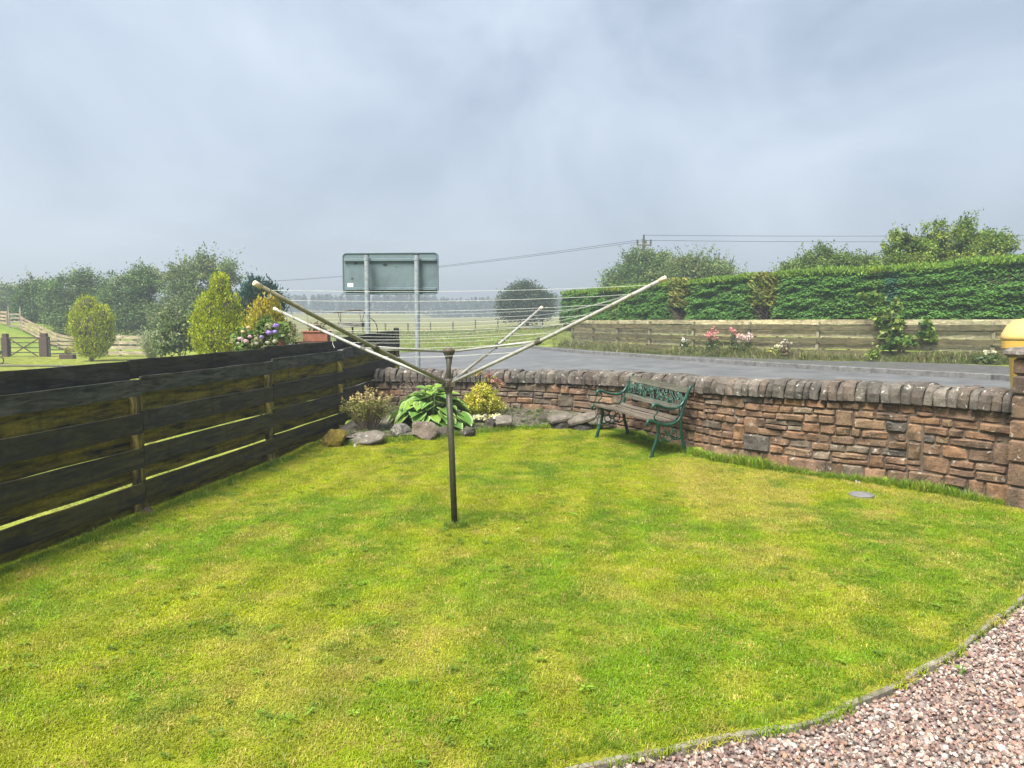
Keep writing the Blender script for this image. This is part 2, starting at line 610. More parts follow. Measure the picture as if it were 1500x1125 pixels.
def sheet(name, poly, zf, mat, label, cat, res=.5, kind="structure", thick=0):
    poly = np.array(poly, float)
    lo, hi = poly.min(0), poly.max(0)
    n = len(poly)
    # resample the rim
    rim = []
    for k in range(n):
        a, b = poly[k], poly[(k + 1) % n]
        m = max(1, int(np.linalg.norm(b - a) / res))
        for j in range(m): rim.append(a + (b - a) * j / m)
    gx, gy = np.meshgrid(np.arange(lo[0], hi[0], res), np.arange(lo[1], hi[1], res))
    pts = np.stack([gx.ravel(), gy.ravel()], 1) + RNG.uniform(-.1, .1, (gx.size, 2)) * res
    ins = inside(pts, poly)
    pts = pts[ins]
    nr = len(rim)
    vs = [Vector(p) for p in rim] + [Vector(p) for p in pts]
    ed = [(k, (k + 1) % nr) for k in range(nr)]
    r = delaunay_2d_cdt(vs, ed, [], 1, 1e-5)
    P = np.array([[v.x, v.y] for v in r[0]])
    Z = zf(P[:, 0], P[:, 1])
    V = np.column_stack([P, Z])
    F = []
    for f in r[2]:
        a, b, c = (P[i] for i in f[:3])
        F.append(tuple(f) if (b[0] - a[0]) * (c[1] - a[1]) - (b[1] - a[1]) * (c[0] - a[0]) > 0 else tuple(f)[::-1])
    if thick:
        V = list(map(tuple, V))
        rz = zf(np.array(rim)[:, 0], np.array(rim)[:, 1])
        o = len(V)
        for p, z in zip(rim, rz): V.append((p[0], p[1], z))
        for p, z in zip(rim, rz): V.append((p[0], p[1], z - thick))
        area = sum(rim[k][0] * rim[(k + 1) % nr][1] - rim[(k + 1) % nr][0] * rim[k][1] for k in range(nr))
        for k in range(nr):
            j = (k + 1) % nr
            q = (o + k, o + nr + k, o + nr + j, o + j)
            F.append(q if area > 0 else q[::-1])
    o = obj(name, V, F, mat, smooth=not thick)
    return tag(o, label, cat, kind=kind)


def inside(P, poly):
    P = np.asarray(P, float); x, y = P[:, 0], P[:, 1]
    c = np.zeros(len(P), bool)
    n = len(poly)
    for i in range(n):
        x1, y1 = poly[i]; x2, y2 = poly[(i + 1) % n]
        with np.errstate(divide='ignore', invalid='ignore'):
            k = ((y1 > y) != (y2 > y)) & (x < (x2 - x1) * (y - y1) / (y2 - y1 + 1e-12) + x1)
        c ^= k
    return c


ground_sheet()


def fence_x(y): return -3.35 + .165 * (y - 4.70)


EDGE_PX = [(640, 1180), (820, 1125), (900, 1110), (1000, 1090), (1100, 1071), (1172, 1058), (1215, 1045), (1239, 1031), (1302, 1005),
           (1348, 979), (1389, 959), (1441, 918), (1500, 869)]
EDGE = [tuple(gr(px, py, 0)[:2]) for px, py in EDGE_PX] + [(3.55, 4.85), (4.1, 5.5), (4.62, 5.95)]
EDGE = catmull(EDGE, 4)
BED = [(-2.36, 9.35), (-2.1, 9.22), (-1.75, 9.38), (-1.35, 9.55), (-.95, 9.62), (-.6, 9.9), (-.25, 10.12), (.1, 10.3), (.55, 10.4), (.95, 10.42), (1.28, 10.36)]
lawn_poly = [(-1.2, -1.5)] + [tuple(p) for p in EDGE] + [tuple(p) for p in WALL.p if p[1] < 10.30] + BED[::-1] + \
            [(fence_x(9.3) + .02, 9.3), (fence_x(-1.5), -1.5)]
sheet("lawn", lawn_poly, lambda x, y: T(x, y), M['lawn'], "mown yellow green lawn with dry straw patches inside the garden", "lawn", .3, thick=.035)

# gravel drive
grav = [(-1.0, -1.5)] + [tuple(p + np.array([.02, -.02])) for p in EDGE] + [(4.9, 6.2), (9, 6.4), (12, 3), (12, -1.5)]
sheet("gravel_drive", grav, lambda x, y: T(x, y) - .028, M['gravel_bed'], "bed of the pink and grey gravel drive", "drive", .4)

# flower bed soil
bed_poly = BED + [tuple(WALL.at(s)) for s in np.linspace(WALL.L * .60, WALL.L - .05, 16)]


def bed_z(x, y):
    wy = wall_y(x)
    fy = np.interp(x, [p[0] for p in BED], [p[1] for p in BED])
    k = np.clip((y - fy) / np.maximum(.15, wy - fy), 0, 1)
    return T(x, y) * 0 + .09 + .03 + .15 * k ** .7 + .025 * (fbm(x * 5, y * 5, 5) - .5)


sheet("flower_bed", bed_poly, bed_z, M['soil'], "dark soil bed between the edging stones and the stone wall", "flower bed", .12)

# road, pavement, verge
KERB_PX = [(1600, 567), (1470, 557.5), (1330, 549.5), (1200, 542), (1100, 535.5), (1000, 528.5), (920, 522.5), (860, 518.5), (815, 514.5), (785, 511), (765, 508)]
KERB = []
for px, py in KERB_PX:
    p = gr(px, py); KERB.append(tuple(p[:2]))
KERB = Path(catmull([(16.0, 11.5)] + KERB, 6))
PAVB_PX = [(1600, 548), (1470, 540), (1330, 533.5), (1200, 529), (1100, 524.5), (1000, 520), (920, 515.5), (860, 511.5), (822, 508.5)]
PAVB = [tuple(gr(px, py, .43)[:2]) for px, py in PAVB_PX]
PAVB = catmull([(18.5, 14.0)] + PAVB, 6)
k_end = KERB.p[-1]
road_poly = [tuple(p) for p in KERB.p] + [(-6, k_end[1] + 1.5), (-12, 50), (-16, 54), (-19, 50), (-12, 37), (-6.2, 22.5), (-3.2, 15.2), (-2.2, 12.9), (-1.2, 12.4)] + \
            [tuple(WALL.at(s) + .95 * np.array([WALL.tan(s)[1], -WALL.tan(s)[0]])) for s in np.linspace(WALL.L - 1.0, WALL.L * .3, 12)] + [(5.2, 9.6), (7.2, 12.4), (11, 9.4), (14, 8.6)]
sheet("road", road_poly, lambda x, y: T(x, y) + .004, M['tarmac'], "pale grey wet tarmac road curving past the garden wall", "road", 1.0)
pave_poly = [tuple(p) for p in KERB.p] + [tuple(p) for p in PAVB[::-1]]


def kerb_off(x, y): return T(x, y) + .105


sheet("pavement", pave_poly, kerb_off, M['pavement'], "darker tarmac pavement between the kerb and the flower verge", "pavement", .6, thick=.1)

kroot = tag(bpy.data.objects.new("kerb", None), "long row of grey kerb stones edging the far side of the road", "kerb", kind="structure")
place(kroot)
s = .3
while s < KERB.L - .9:
    p = KERB.at(s + .45); t = KERB.tan(s + .45)
    z = t1(*p)
    mb = MB(); mb.box((0, 0, 0), (.895, .13, .26), bev=.012)
    Mx = Matrix.Translation((p[0], p[1], z)) @ Matrix.Rotation(math.atan2(t[1], t[0]), 4, 'Z')
    mb.build("kerb_stone", M['kerb'], kroot, Mx)
    s += .905

# neighbour's lawn beyond the dark fence
nl = [(fence_x(2) - .3, 2.0), (fence_x(12.5) - .3, 12.5), (-4.2, 15.5), (-7.2, 22.0), (-13, 35), (-16, 38), (-24.5, 38.2), (-30, 37), (-34, 30), (-22, 10), (-12, 2)]
sheet("neighbour_lawn", nl, lambda x, y: T(x, y) + .0, M['lawn2'], "bright lawn of the neighbouring garden beyond the dark fence", "lawn", .8)
tag(sheet("earth_strip", [(-24.5, 29.0), (-19.8, 28.2), (-16.0, 28.0), (-15.9, 28.6), (-20, 29.0), (-24.5, 29.9)], lambda x, y: T(x, y) + .03, M['soil'],
          "narrow brown strip of bare earth across the neighbouring lawn", "soil", .4), kind="structure")

# ------------------------------------------------------------------ haze
HB = MB()
HB.box((0, 300, 14.2), (1340, 740, 40))     # z -5.8 .. 34.2
m, nt = new_mat("haze_air")
pv = N(nt, "ShaderNodeVolumePrincipled", {"Color": HAZE_COLOR, "Density": HAZE_DENSITY, "Anisotropy": 0.4})
o_ = N(nt, "ShaderNodeOutputMaterial"); nt.links.new(pv.outputs[0], o_.inputs["Volume"])
tag(HB.build("haze", m), "thin mist hanging over the whole scene", "haze", kind="stuff")


# ------------------------------------------------------------------ stone wall
def stone_mesh(w, h, d, seed, rough=.020, nx=4, nz=3):
    """Rough faced block: x along the wall, -y is out of the wall, z up, centred on x and z."""
    rnd = random.Random(seed)
    V = []; F = []
    ch = min(.016, w * .15, h * .18)
    ox, oz = rnd.uniform(0, 99), rnd.uniform(0, 99)
    cs = [(rnd.uniform(0, .012), rnd.uniform(0, .010)) for _ in range(4)]
    xs = [-w / 2] + [-w / 2 + ch + (w - 2 * ch) * i / (nx - 1) for i in range(nx)] + [w / 2]
    zs = [-h / 2] + [-h / 2 + ch + (h - 2 * ch) * i / (nz - 1) for i in range(nz)] + [h / 2]
    NX, NZ = len(xs), len(zs)
    for j, z in enumerate(zs):
        for i, x in enumerate(xs):
            edge = i in (0, NX - 1) or j in (0, NZ - 1)
            nn = mnoise.noise(Vector((x * 9 + ox, z * 9 + oz, seed * .37)))
            y = -d if not edge else -d + .022
            y += -nn * rough * (1.5 if not edge else .5)
            xx = x + (rnd.uniform(-1, 1) * .005 if not edge else rnd.uniform(-1, .4) * .006 * (1 if x > 0 else -1) * (1 if i in (0, NX - 1) else 0))
            zz = z + (rnd.uniform(-1, 1) * .004 if not edge else rnd.uniform(-1, .4) * .006 * (1 if z > 0 else -1) * (1 if j in (0, NZ - 1) else 0))
            if i in (0, NX - 1) and j in (0, NZ - 1):
                xx *= .955; zz *= .93
            V.append((xx, y, zz))
    for j in range(NZ - 1):
        for i in range(NX - 1):
            a = j * NX + i
            F.append((a, a + 1, a + 1 + NX, a + NX))
    rim = [i for i in range(NX)] + [j * NX + NX - 1 for j in range(1, NZ)] + [(NZ - 1) * NX + i for i in range(NX - 2, -1, -1)] + [j * NX for j in range(NZ - 2, 0, -1)]
    o = len(V)
    for r in rim: V.append((V[r][0], 0, V[r][2]))
    n = len(rim)
    for k in range(n):
        F.append((rim[(k + 1) % n], rim[k], o + k, o + (k + 1) % n))
    return V, F


STONE_COLS = [(0.1647, 0.0976, 0.056), (0.1736, 0.1042, 0.0591), (0.1514, 0.0893, 0.0515), (0.1469, 0.0926, 0.056), (0.1825, 0.1008, 0.053), (0.138, 0.0843, 0.0515), (0.1603, 0.1034, 0.0606), (0.1977, 0.1125, 0.0583), (0.1291, 0.0827, 0.053), (0.1781, 0.1141, 0.0666)]
GREY_COLS = [(0.1196, 0.0931, 0.0655), (0.1456, 0.1117, 0.0773), (0.104, 0.081, 0.0571), (0.1612, 0.1191, 0.0798), (0.1352, 0.0978, 0.0655)]
COPE_COLS = [(0.1173, 0.1026, 0.0862), (0.1428, 0.1236, 0.1007), (0.0969, 0.0836, 0.0701), (0.1326, 0.1026, 0.0773), (0.1581, 0.135, 0.1097), (0.1122, 0.0903, 0.0719)]
WALL_TOP = lambda s: .985 - .155 * float(ss(0, WALL.L * .85, s)) * 1.0
COPE_H = .185
wroot = thing("stone_wall", "curved red sandstone garden wall topped with upright coping stones", "wall", (1.5, 9.9, 0))


def frame_at(s, z, lean=0.0):
    p = WALL.at(s); t = WALL.tan(s)
    # path runs from the pier to the fence, so the garden is on its left: local -y points to the garden, local x against the path
    ang = math.atan2(-t[1], -t[0])
    return Matrix.Translation((p[0], p[1], z)) @ Matrix.Rotation(ang, 4, 'Z') @ Matrix.Rotation(lean, 4, 'Y')


# core behind the face
V = []; F = []
SS = np.linspace(0, WALL.L, 70)
for s in SS:
    p = WALL.at(s); t = WALL.tan(s); nrm = np.array([t[1], -t[0]])      # away from the garden
    zb = -.15; zt = WALL_TOP(s) - COPE_H + .01
    a = p + nrm * .022; b = p + nrm * .40
    V += [(a[0], a[1], zb), (a[0], a[1], zt), (b[0], b[1], zt), (b[0], b[1], zb)]
for i in range(len(SS) - 1):
    for k in range(4):
        F.append((i * 4 + k, (i + 1) * 4 + k, (i + 1) * 4 + (k + 1) % 4, i * 4 + (k + 1) % 4))
F += [(0, 1, 2, 3), tuple((len(SS) - 1) * 4 + k for k in (3, 2, 1, 0))]
obj("mortar_core", V, F, M['mortar'], wroot)

rnd = random.Random(5)
rows = [0.0, .15, .255, .335, .435, .52, .615, .70, .80]
nrow = len(rows) - 1
occ = [[] for _ in range(nrow + 1)]
GAP = .006
nst = 0
for r in range(nrow):
    s = 0.0
    while s < WALL.L - .02:
        hit = [b for (a, b) in occ[r] if a - 1e-6 <= s < b - 1e-6]
        if hit: s = max(hit); continue
        nxt = min([a for (a, b) in occ[r] if a > s] + [WALL.L])
        far = s > WALL.L * .5
        w = rnd.choice([.11, .14, .17, .20, .23, .27, .33]) * rnd.uniform(.85, 1.15) * (1.25 if r == 0 else 1.0) * (1.25 if far else 1)
        if nxt - (s + w) < .08: w = nxt - s
        if w > .5: w = w / 2
        e = min(s + w, nxt)
        w = e - s
        mid = s + w / 2
        ttop = WALL_TOP(mid) - COPE_H
        z0, z1 = rows[r], rows[r + 1]
        if z0 > ttop - .03: break
        dbl = r + 1 < nrow and rnd.random() < .10 and w > .12 and rows[r + 2] < ttop
        if dbl:
            z1 = rows[r + 2]; occ[r + 1].append((s, e))
        if ttop - z1 < .055 or r == nrow - 1: z1 = ttop
        z1 = min(z1, ttop)
        bz = 0.0 if r else -.06
        wob = lambda zz: .018 * (vnoise(mid * 1.7, zz * 40, 3) - .5) * 2 if 0 < zz < ttop - .01 else 0
        za, zb = z0 + bz + (float(wob(z0)) if r else 0), z1 + float(wob(z1))
        parts = [(za, zb)]
        if not dbl and zb - za > .09 and rnd.random() < .16:
            q = za + (zb - za) * rnd.uniform(.4, .6); parts = [(za, q), (q, zb)]
        for (pa, pb) in parts:
            hh = pb - pa - GAP
            V, F = stone_mesh(w - GAP, hh, .062 + rnd.uniform(-.010, .012), nst)
            o = obj("stone", V, F, M['stone'], wroot, frame_at(mid, (pa + pb) / 2) @ Matrix.Translation((0, .06, 0)) @ Matrix.Rotation(rnd.uniform(-.02, .02), 4, 'Y'))
            c = rnd.choice(GREY_COLS if rnd.random() < (.09 + .70 * float(ss(WALL.L * .42, WALL.L * .7, s))) else STONE_COLS)
            k = rnd.uniform(.86, 1.16)
            if rnd.random() < .05: c, k = (.085, .072, .058), 1
            o.color = (c[0] * k, c[1] * k, c[2] * k, 1)
            nst += 1
        s = e
print("wall stones", nst)


def coping_mesh(w, h, seed, D=.44):
    rnd = random.Random(seed)
    prof = [(-.05, 0), (-.058, h * .40), (-.045, h * .70), (.0, h * .92), (.07, h * 1.0), (.22, h * 1.0), (.33, h * .90), (.40, h * .6), (.41, 0)]
    b = min(.018, w * .16)
    secs = [(-w / 2, .80), (-w / 2 + b, 1.0), (0 + rnd.uniform(-.01, .01), 1.03), (w / 2 - b, 1.0), (w / 2, .80)]
    V = []; F = []
    ph = rnd.uniform(0, 50)
    cy, cz = .18, h * .35
    for (x, sc) in secs:
        for (y, z) in prof:
            n_ = mnoise.noise(Vector((x * 8 + ph, y * 8, z * 8))) * .022
            k = 1 - (1 - sc) * .30
            lean = (y - .18) * rnd.uniform(-.004, .004)
            V.append((x + lean + mnoise.noise(Vector((ph, y * 7, z * 9))) * .022, cy + (y - cy) * k - n_, (cz + (z - cz) * k if z > 0 else 0) + n_ * (z > 0)))
    n = len(prof)
    for i in range(len(secs) - 1):
        for k in range(n - 1):
            F.append((i * n + k, (i + 1) * n + k, (i + 1) * n + k + 1, i * n + k + 1))
        F.append((i * n + n - 1, (i + 1) * n + n - 1, (i + 1) * n, i * n))
    F.append(tuple(range(n))); F.append(tuple((len(secs) - 1) * n + k for k in range(n))[::-1])
    return V, F


s = .03; k = 0
while s < WALL.L - .06:
    w = rnd.choice([.07, .085, .095, .11, .125, .145]) * rnd.uniform(.9, 1.1)
    w = min(w, WALL.L - s)
    h = COPE_H * rnd.uniform(.93, 1.08)
    V, F = coping_mesh(w - .007, h, 900 + k)
    o = obj("coping_stone", V, F, M['coping'], wroot, frame_at(s + w / 2, WALL_TOP(s + w / 2) - COPE_H + .012, rnd.uniform(-.03, .13)))
    c = rnd.choice(COPE_COLS); q = rnd.uniform(.85, 1.15)
    q *= .82
    o.color = (c[0] * q, c[1] * q, c[2] * q, 1)
    s += w; k += 1

# gate pier at the near end
t0 = WALL.tan(.1)
pier_c = WALL.at(0) - t0 * .21 + np.array([t0[1], -t0[0]]) * .16
pier = thing("gate_pier", "square sandstone gate pier with flat cap at the near end of the curved wall", "pier", (pier_c[0], pier_c[1], 0))
PA = math.atan2(-t0[1], -t0[0])
z = -.06
for i, h in enumerate([.24, .21, .20, .17, .21, .17, .15]):
    split = rnd.uniform(-.08, .08)
    segs = [(-.26, split), (split, .26)] if i % 2 else [(-.26, .26)]
    for (a, b) in segs:
        mb = MB(); mb.box((0, 0, 0), (b - a - .008, .58, h - .010), bev=.016)
        Vv = [(v[0] + .006 * mnoise.noise(Vector((v[0] * 9, v[1] * 9, i))), v[1] + .010 * mnoise.noise(Vector((v[1] * 9, v[2] * 9, i + 5))), v[2]) for v in mb.V]
        o = obj("stone", Vv, mb.F, M['stone'], pier, Matrix.Translation((pier_c[0], pier_c[1], z + h / 2)) @ Matrix.Rotation(PA + rnd.uniform(-.02, .02), 4, 'Z') @ Matrix.Translation(((a + b) / 2, rnd.uniform(-.008, .008), 0)))
        c = rnd.choice(STONE_COLS); o.color = (c[0], c[1], c[2], 1)
    z += h
mb = MB(); mb.box((0, 0, 0), (.47, .53, z + .0), bev=.01)
obj("mortar_core", mb.V, mb.F, M['mortar'], pier, Matrix.Translation((pier_c[0], pier_c[1], z / 2 - .03)) @ Matrix.Rotation(PA, 4, 'Z'))
mb = MB(); mb.box((0, 0, 0), (.64, .70, .085), bev=.03)
o = obj("cap_stone", mb.V, mb.F, M['coping'], pier, Matrix.Translation((pier_c[0], pier_c[1], z + .042)) @ Matrix.Rotation(PA, 4, 'Z'))
o.color = (.17, .15, .13, 1)


# ------------------------------------------------------------------ plank fences
BOARD_MESH = {}


def board_mesh(Lb, h, th, mat, seed=0):
    key = (round(Lb, 2), round(h, 3), round(th, 3), mat.name, seed)
    if key not in BOARD_MESH:
        rr = random.Random(hash(key) & 0xffff)
        n = 8
        V = []; F = []
        for i in range(n + 1):
            x = -Lb / 2 + Lb * i / n
            e = .0035 * rr.uniform(-1, 1); e2 = .004 * rr.uniform(-1, 1); w_ = .003 * math.sin(i * 1.1 + seed)
            V += [(x, -th / 2 + w_, -h / 2 + e), (x, -th / 2 + w_, h / 2 + e2), (x, th / 2 + w_, h / 2 + e2), (x, th / 2 + w_, -h / 2 + e)]
        for i in range(n):
            for k in range(4):
                F.append((i * 4 + k, i * 4 + (k + 1) % 4, (i + 1) * 4 + (k + 1) % 4, (i + 1) * 4 + k))
        F += [(0, 3, 2, 1), tuple(n * 4 + k for k in (0, 1, 2, 3))]
        BOARD_MESH[key] = mesh_from("board", V, F, False, None, mat)
    return BOARD_MESH[key]


def put_board(parent, a, b, h, th, mat, off, col, seed=0, name="board"):
    """A board from a to b (3D points on the fence line), pushed sideways by off."""
    a = Vector(a); b = Vector(b)
    d = b - a; Lb = d.length; d.normalize()
    up = Vector((0, 0, 1)); y = up.cross(d).normalized(); zz = d.cross(y)
    R = Matrix((d, y, zz)).transposed().to_4x4()
    o = inst(name, board_mesh(Lb, h, th, mat, seed), parent, Matrix.Translation((a + b) / 2 + y * off) @ R)
    o.color = col
    return o


def put_post(parent, p, z0, z1, w, mat, col, ang, name="post", d=None):
    mb = MB(); mb.box((0, 0, 0), (w, d or w, z1 - z0), bev=.006)
    # grain along local X: build lying down, then stand up
    mb.V = [(v[2], v[1], -v[0]) for v in mb.V]
    o = obj(name, mb.V, mb.F, mat, parent, Matrix.Translation((p[0], p[1], (z0 + z1) / 2)) @ Matrix.Rotation(ang, 4, 'Z') @ Matrix.Rotation(-PI / 2, 4, 'Y'))
    o.color = col
    return o


fr = thing("plank_fence", "tall dark mossy hit and miss plank fence on the left edge of the lawn", "fence", (fence_x(6), 6, 0))
PY = [-.7, 1.6, 3.85, 6.08, 8.31, 10.36, 12.83]
rnd = random.Random(21)
ANG = math.atan2(1, .165)
ZO = {0: (0, 0), 1: (0, 0), 2: (0, 0), 3: (.015, .02), 4: (.045, .055), 5: (.085, .165)}
FRONT = [(1.124, .987), (.844, .676), (.546, .382), (.253, .098)]
BACK = [(1.268, 1.105), (.99, .815), (.70, .532), (.41, .25), (.12, -.06)]
for i in range(6):
    ya, yb = PY[i], PY[i + 1]
    za, zb = ZO[i]
    for k, (t_, b_) in enumerate(BACK):
        if i == 5 and k == 4: continue
        j = rnd.uniform(-.006, .006)
        c = rnd.uniform(.85, 1.2)
        moss = .08 if k == 0 else .9
        col = (.022 * c, .022 * c, .021 * c, moss) if k == 0 else (.016 * c, .015 * c, .007 * c, moss)
        put_board(fr, (fence_x(ya), ya + .006, (t_ + b_) / 2 + za + j), (fence_x(yb), yb - .006, (t_ + b_) / 2 + zb + j), t_ - b_, .022, M['wood_dark'], +.05, col, rnd.randint(0, 5))
    for k, (t_, b_) in enumerate(FRONT):
        j = rnd.uniform(-.006, .006)
        c = rnd.uniform(.8, 1.25)
        fv = [.036, .018, .014, .009][k]
        col = (fv * c, fv * c * 1.03, fv * c * .90, .05 + .07 * k)
        put_board(fr, (fence_x(ya), ya + .004, (t_ + b_) / 2 + za + j), (fence_x(yb), yb - .004, (t_ + b_) / 2 + zb + j), t_ - b_, .022, M['wood_dark'], -.05, col, rnd.randint(0, 5))
for i, y in enumerate(PY):
    zt = 1.10 + ZO[min(i, 5)][0] + (0 if i < 6 else .30)
    put_post(fr, (fence_x(y), y), -.1, zt, .075, M['post_moss'], (.009, .009, .008, .85), ANG)

# ------------------------------------------------------------------ right hand fence and hedge
RF = Path(catmull([(20.5, 18.3), (14.4, 21.4), (10.1, 24.1), (6.6, 28.1), (4.6, 32.0), (3.0, 36.6)], 8))
rf = thing("ranch_fence", "long weathered horizontal board fence under the clipped hedge across the road", "fence", (8, 26, .4))
npan = int(RF.L / 2.35)
BC = [(.33, .275, .15), (.38, .32, .18), (.295, .25, .145), (.35, .305, .185)]
for i in range(npan):
    s0, s1 = RF.L * i / npan, RF.L * (i + 1) / npan
    a = RF.at(s0); b = RF.at(s1)
    dz = -.03 * (i / npan)
    for k, (t_, b_) in enumerate([(1.65, 1.49), (1.30, 1.08), (.89, .69)]):
        j = rnd.uniform(-.012, .012); c = rnd.choice(BC); q = rnd.uniform(.9, 1.15)
        put_board(rf, (a[0], a[1], (t_ + b_) / 2 + dz + j), (b[0], b[1], (t_ + b_) / 2 + dz + j), t_ - b_, .025, M['wood_tan'], -.055, (c[0] * q, c[1] * q, c[2] * q, .25), rnd.randint(0, 5))
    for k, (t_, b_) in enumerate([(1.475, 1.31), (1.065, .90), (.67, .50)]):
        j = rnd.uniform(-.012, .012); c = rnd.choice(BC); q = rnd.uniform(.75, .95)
        put_board(rf, (a[0], a[1], (t_ + b_) / 2 + dz + j), (b[0], b[1], (t_ + b_) / 2 + dz + j), t_ - b_, .025, M['wood_tan'], +.07, (c[0] * q * .30, c[1] * q * .28, c[2] * q * .25, .3), rnd.randint(0, 5))  # back boards painted darker to stand for the shade in the gaps
for i in range(npan + 1):
    p = RF.at(RF.L * i / npan); t = RF.tan(RF.L * i / npan)
    put_post(rf, p, t1(*p) - .05, 1.58, .10, M['wood_tan'], (.22, .195, .13, .3), math.atan2(t[1], t[0]), d=.085)


# ------------------------------------------------------------------ foliage machinery
def unit(v): return v / np.maximum(1e-9, np.linalg.norm(v, axis=-1, keepdims=True))


def leaf_quads(C, D, Nn, ln, wd, shape='rhomb'):
    """Rhombus leaves at C, pointing along D, face normal near Nn."""
    n = len(C)
    D = unit(D)
    S = unit(np.cross(D, Nn))
    ln = np.broadcast_to(np.asarray(ln, float), (n,))[:, None]; wd = np.broadcast_to(np.asarray(wd, float), (n,))[:, None]
    U = unit(np.cross(S, D))
    base = C - D * ln * .5
    tip = C + D * ln * .5 - U * ln * .12
    l = C + S * wd * .5 + U * wd * .10 - D * ln * .06
    r = C - S * wd * .5 + U * wd * .10 - D * ln * .06
    V = np.stack([base, r, tip, l], 1).reshape(-1, 3)
    F = np.arange(n * 4).reshape(n, 4)
    return V, F


def palette(n, cols, seed=0, jit=.18):
    r = np.random.default_rng(seed)
    cols = np.array(cols, float)
    c = cols[r.integers(0, len(cols), n)]
    return np.clip(c * (1 + r.uniform(-jit, jit, (n, 1))) * (1 + r.uniform(-.06, .06, (n, 3))), 0, 1)


def ell_points(ells, n, seed, shell=.55):
    r = np.random.default_rng(seed)
    vol = np.array([e[3] * e[4] * e[5] for e in ells]) ** .75
    idx = r.choice(len(ells), n, p=vol / vol.sum())
    E = np.array(ells)[idx]
    u = unit(r.normal(size=(n, 3)))
    rad = r.uniform(shell, 1.0, (n, 1))
    return E[:, :3] + u * rad * E[:, 3:6], u, idx


def crown(name, ells, parent, n_cl, per, cl_r, leaf, cols, seed, up=.35, mat=None, shell=.5, droop=0.0, aspect=.5, zmin=None, twigs=0, jit=.2):
    """Crown of leaf clumps spread through a set of ellipsoids (cx, cy, cz, rx, ry, rz)."""
    r = np.random.default_rng(seed)
    P, u, _ = ell_points(ells, n_cl, seed, shell)
    cr = cl_r * r.uniform(.55, 1.25, n_cl)
    k = np.repeat(np.arange(n_cl), per)
    n = len(k)
    off = r.normal(size=(n, 3)) * .55
    C = P[k] + off * cr[k][:, None] * np.array([1, 1, .75])
    if twigs:      # shoots standing out of the crown
        q = r.choice(n_cl, twigs)
        tl = r.uniform(.6, 1.6, twigs) * cl_r * 1.6
        td = unit(u[q] * .8 + np.array([0, 0, .9]) + r.normal(size=(twigs, 3)) * .25)
        m = 14
        tt = np.tile(np.linspace(.1, 1, m), twigs); qq = np.repeat(np.arange(twigs), m)
        C2 = P[q][qq] + td[qq] * (tl[qq] * tt)[:, None] + r.normal(size=(len(tt), 3)) * leaf * .5
        C = np.vstack([C, C2]); u_all = np.vstack([u[k], td[qq]])
        kk = np.concatenate([k, q[qq]])
    else:
        u_all = u[k]; kk = k
    n = len(C)
    if zmin is not None:
        ok = C[:, 2] > zmin
        C = C[ok]; u_all = u_all[ok]; kk = kk[ok]; n = len(C)
    nor = unit(u_all * .7 + np.array([0, 0, up]) + r.normal(size=(n, 3)) * .55)
    D = unit(u_all + r.normal(size=(n, 3)) * .8 + np.array([0, 0, -droop]))
    ln = leaf * r.uniform(.6, 1.35, n)
    V, F = leaf_quads(C, D, nor, ln, ln * aspect)
    clc = palette(n_cl, cols, seed + 1, jit)
    cc = clc[kk] * (1 + r.uniform(-.18, .18, (n, 1)))
    return obj(name, V, F, mat or M['leaf'], parent, cols=np.clip(cc, 0, 1))


def limbs(parent, base, ells, r0, seed, name="trunk", nb=7, mat=None):
    rr = random.Random(seed)
    mb = MB()
    b = Vector(base)
    top = Vector((sum(e[0] for e in ells) / len(ells), sum(e[1] for e in ells) / len(ells), max(e[2] for e in ells)))
    mid = b.lerp(top, .45) + Vector((rr.uniform(-.1, .1), rr.uniform(-.1, .1), 0))
    mb.tube([b, b.lerp(mid, .5), mid, top], [r0, r0 * .8, r0 * .6, r0 * .2], 7)
    P, _, _ = ell_points(ells, nb, seed + 3, .3)
    for p in P:
        p = Vector(p)
        st = b.lerp(mid, rr.uniform(.45, 1.0))
        m2 = st.lerp(p, .5) + Vector((0, 0, rr.uniform(0, .3)))
        mb.tube([st, m2, p], [r0 * .42, r0 * .25, r0 * .08], 5)
    return mb.build(name, mat or M['bark'], parent, smooth=True)


def px_ell(px, py, rx, ry, Y, depth=None):
    """Ellipsoid from its size in the photograph at distance Y."""
    c = at(px, py, Y); k = Y / FPX
    return (c[0], c[1], c[2], rx * k, (depth or max(rx, ry) * .8) * k, ry * k)


def tree(name, label, cat, base_px, Y, ells_px, n_cl, per, cl, leaf, cols, seed, group=None, trunk_r=.12, **kw):
    ells = [px_ell(*e[:4], e[4] if len(e) > 4 else Y) for e in ells_px]
    bx = at(base_px, 480, Y)
    z = t1(bx[0], bx[1])
    t = thing(name, label, cat, (bx[0], bx[1], z), group)
    limbs(t, (bx[0], bx[1], z - .1), ells, trunk_r, seed)
    crown("crown", ells, t, int(n_cl * 1.25), int(per * 1.6), cl, leaf * .8, [tuple(.86 * q for q in c_) for c_ in cols], seed, **kw)
    return t


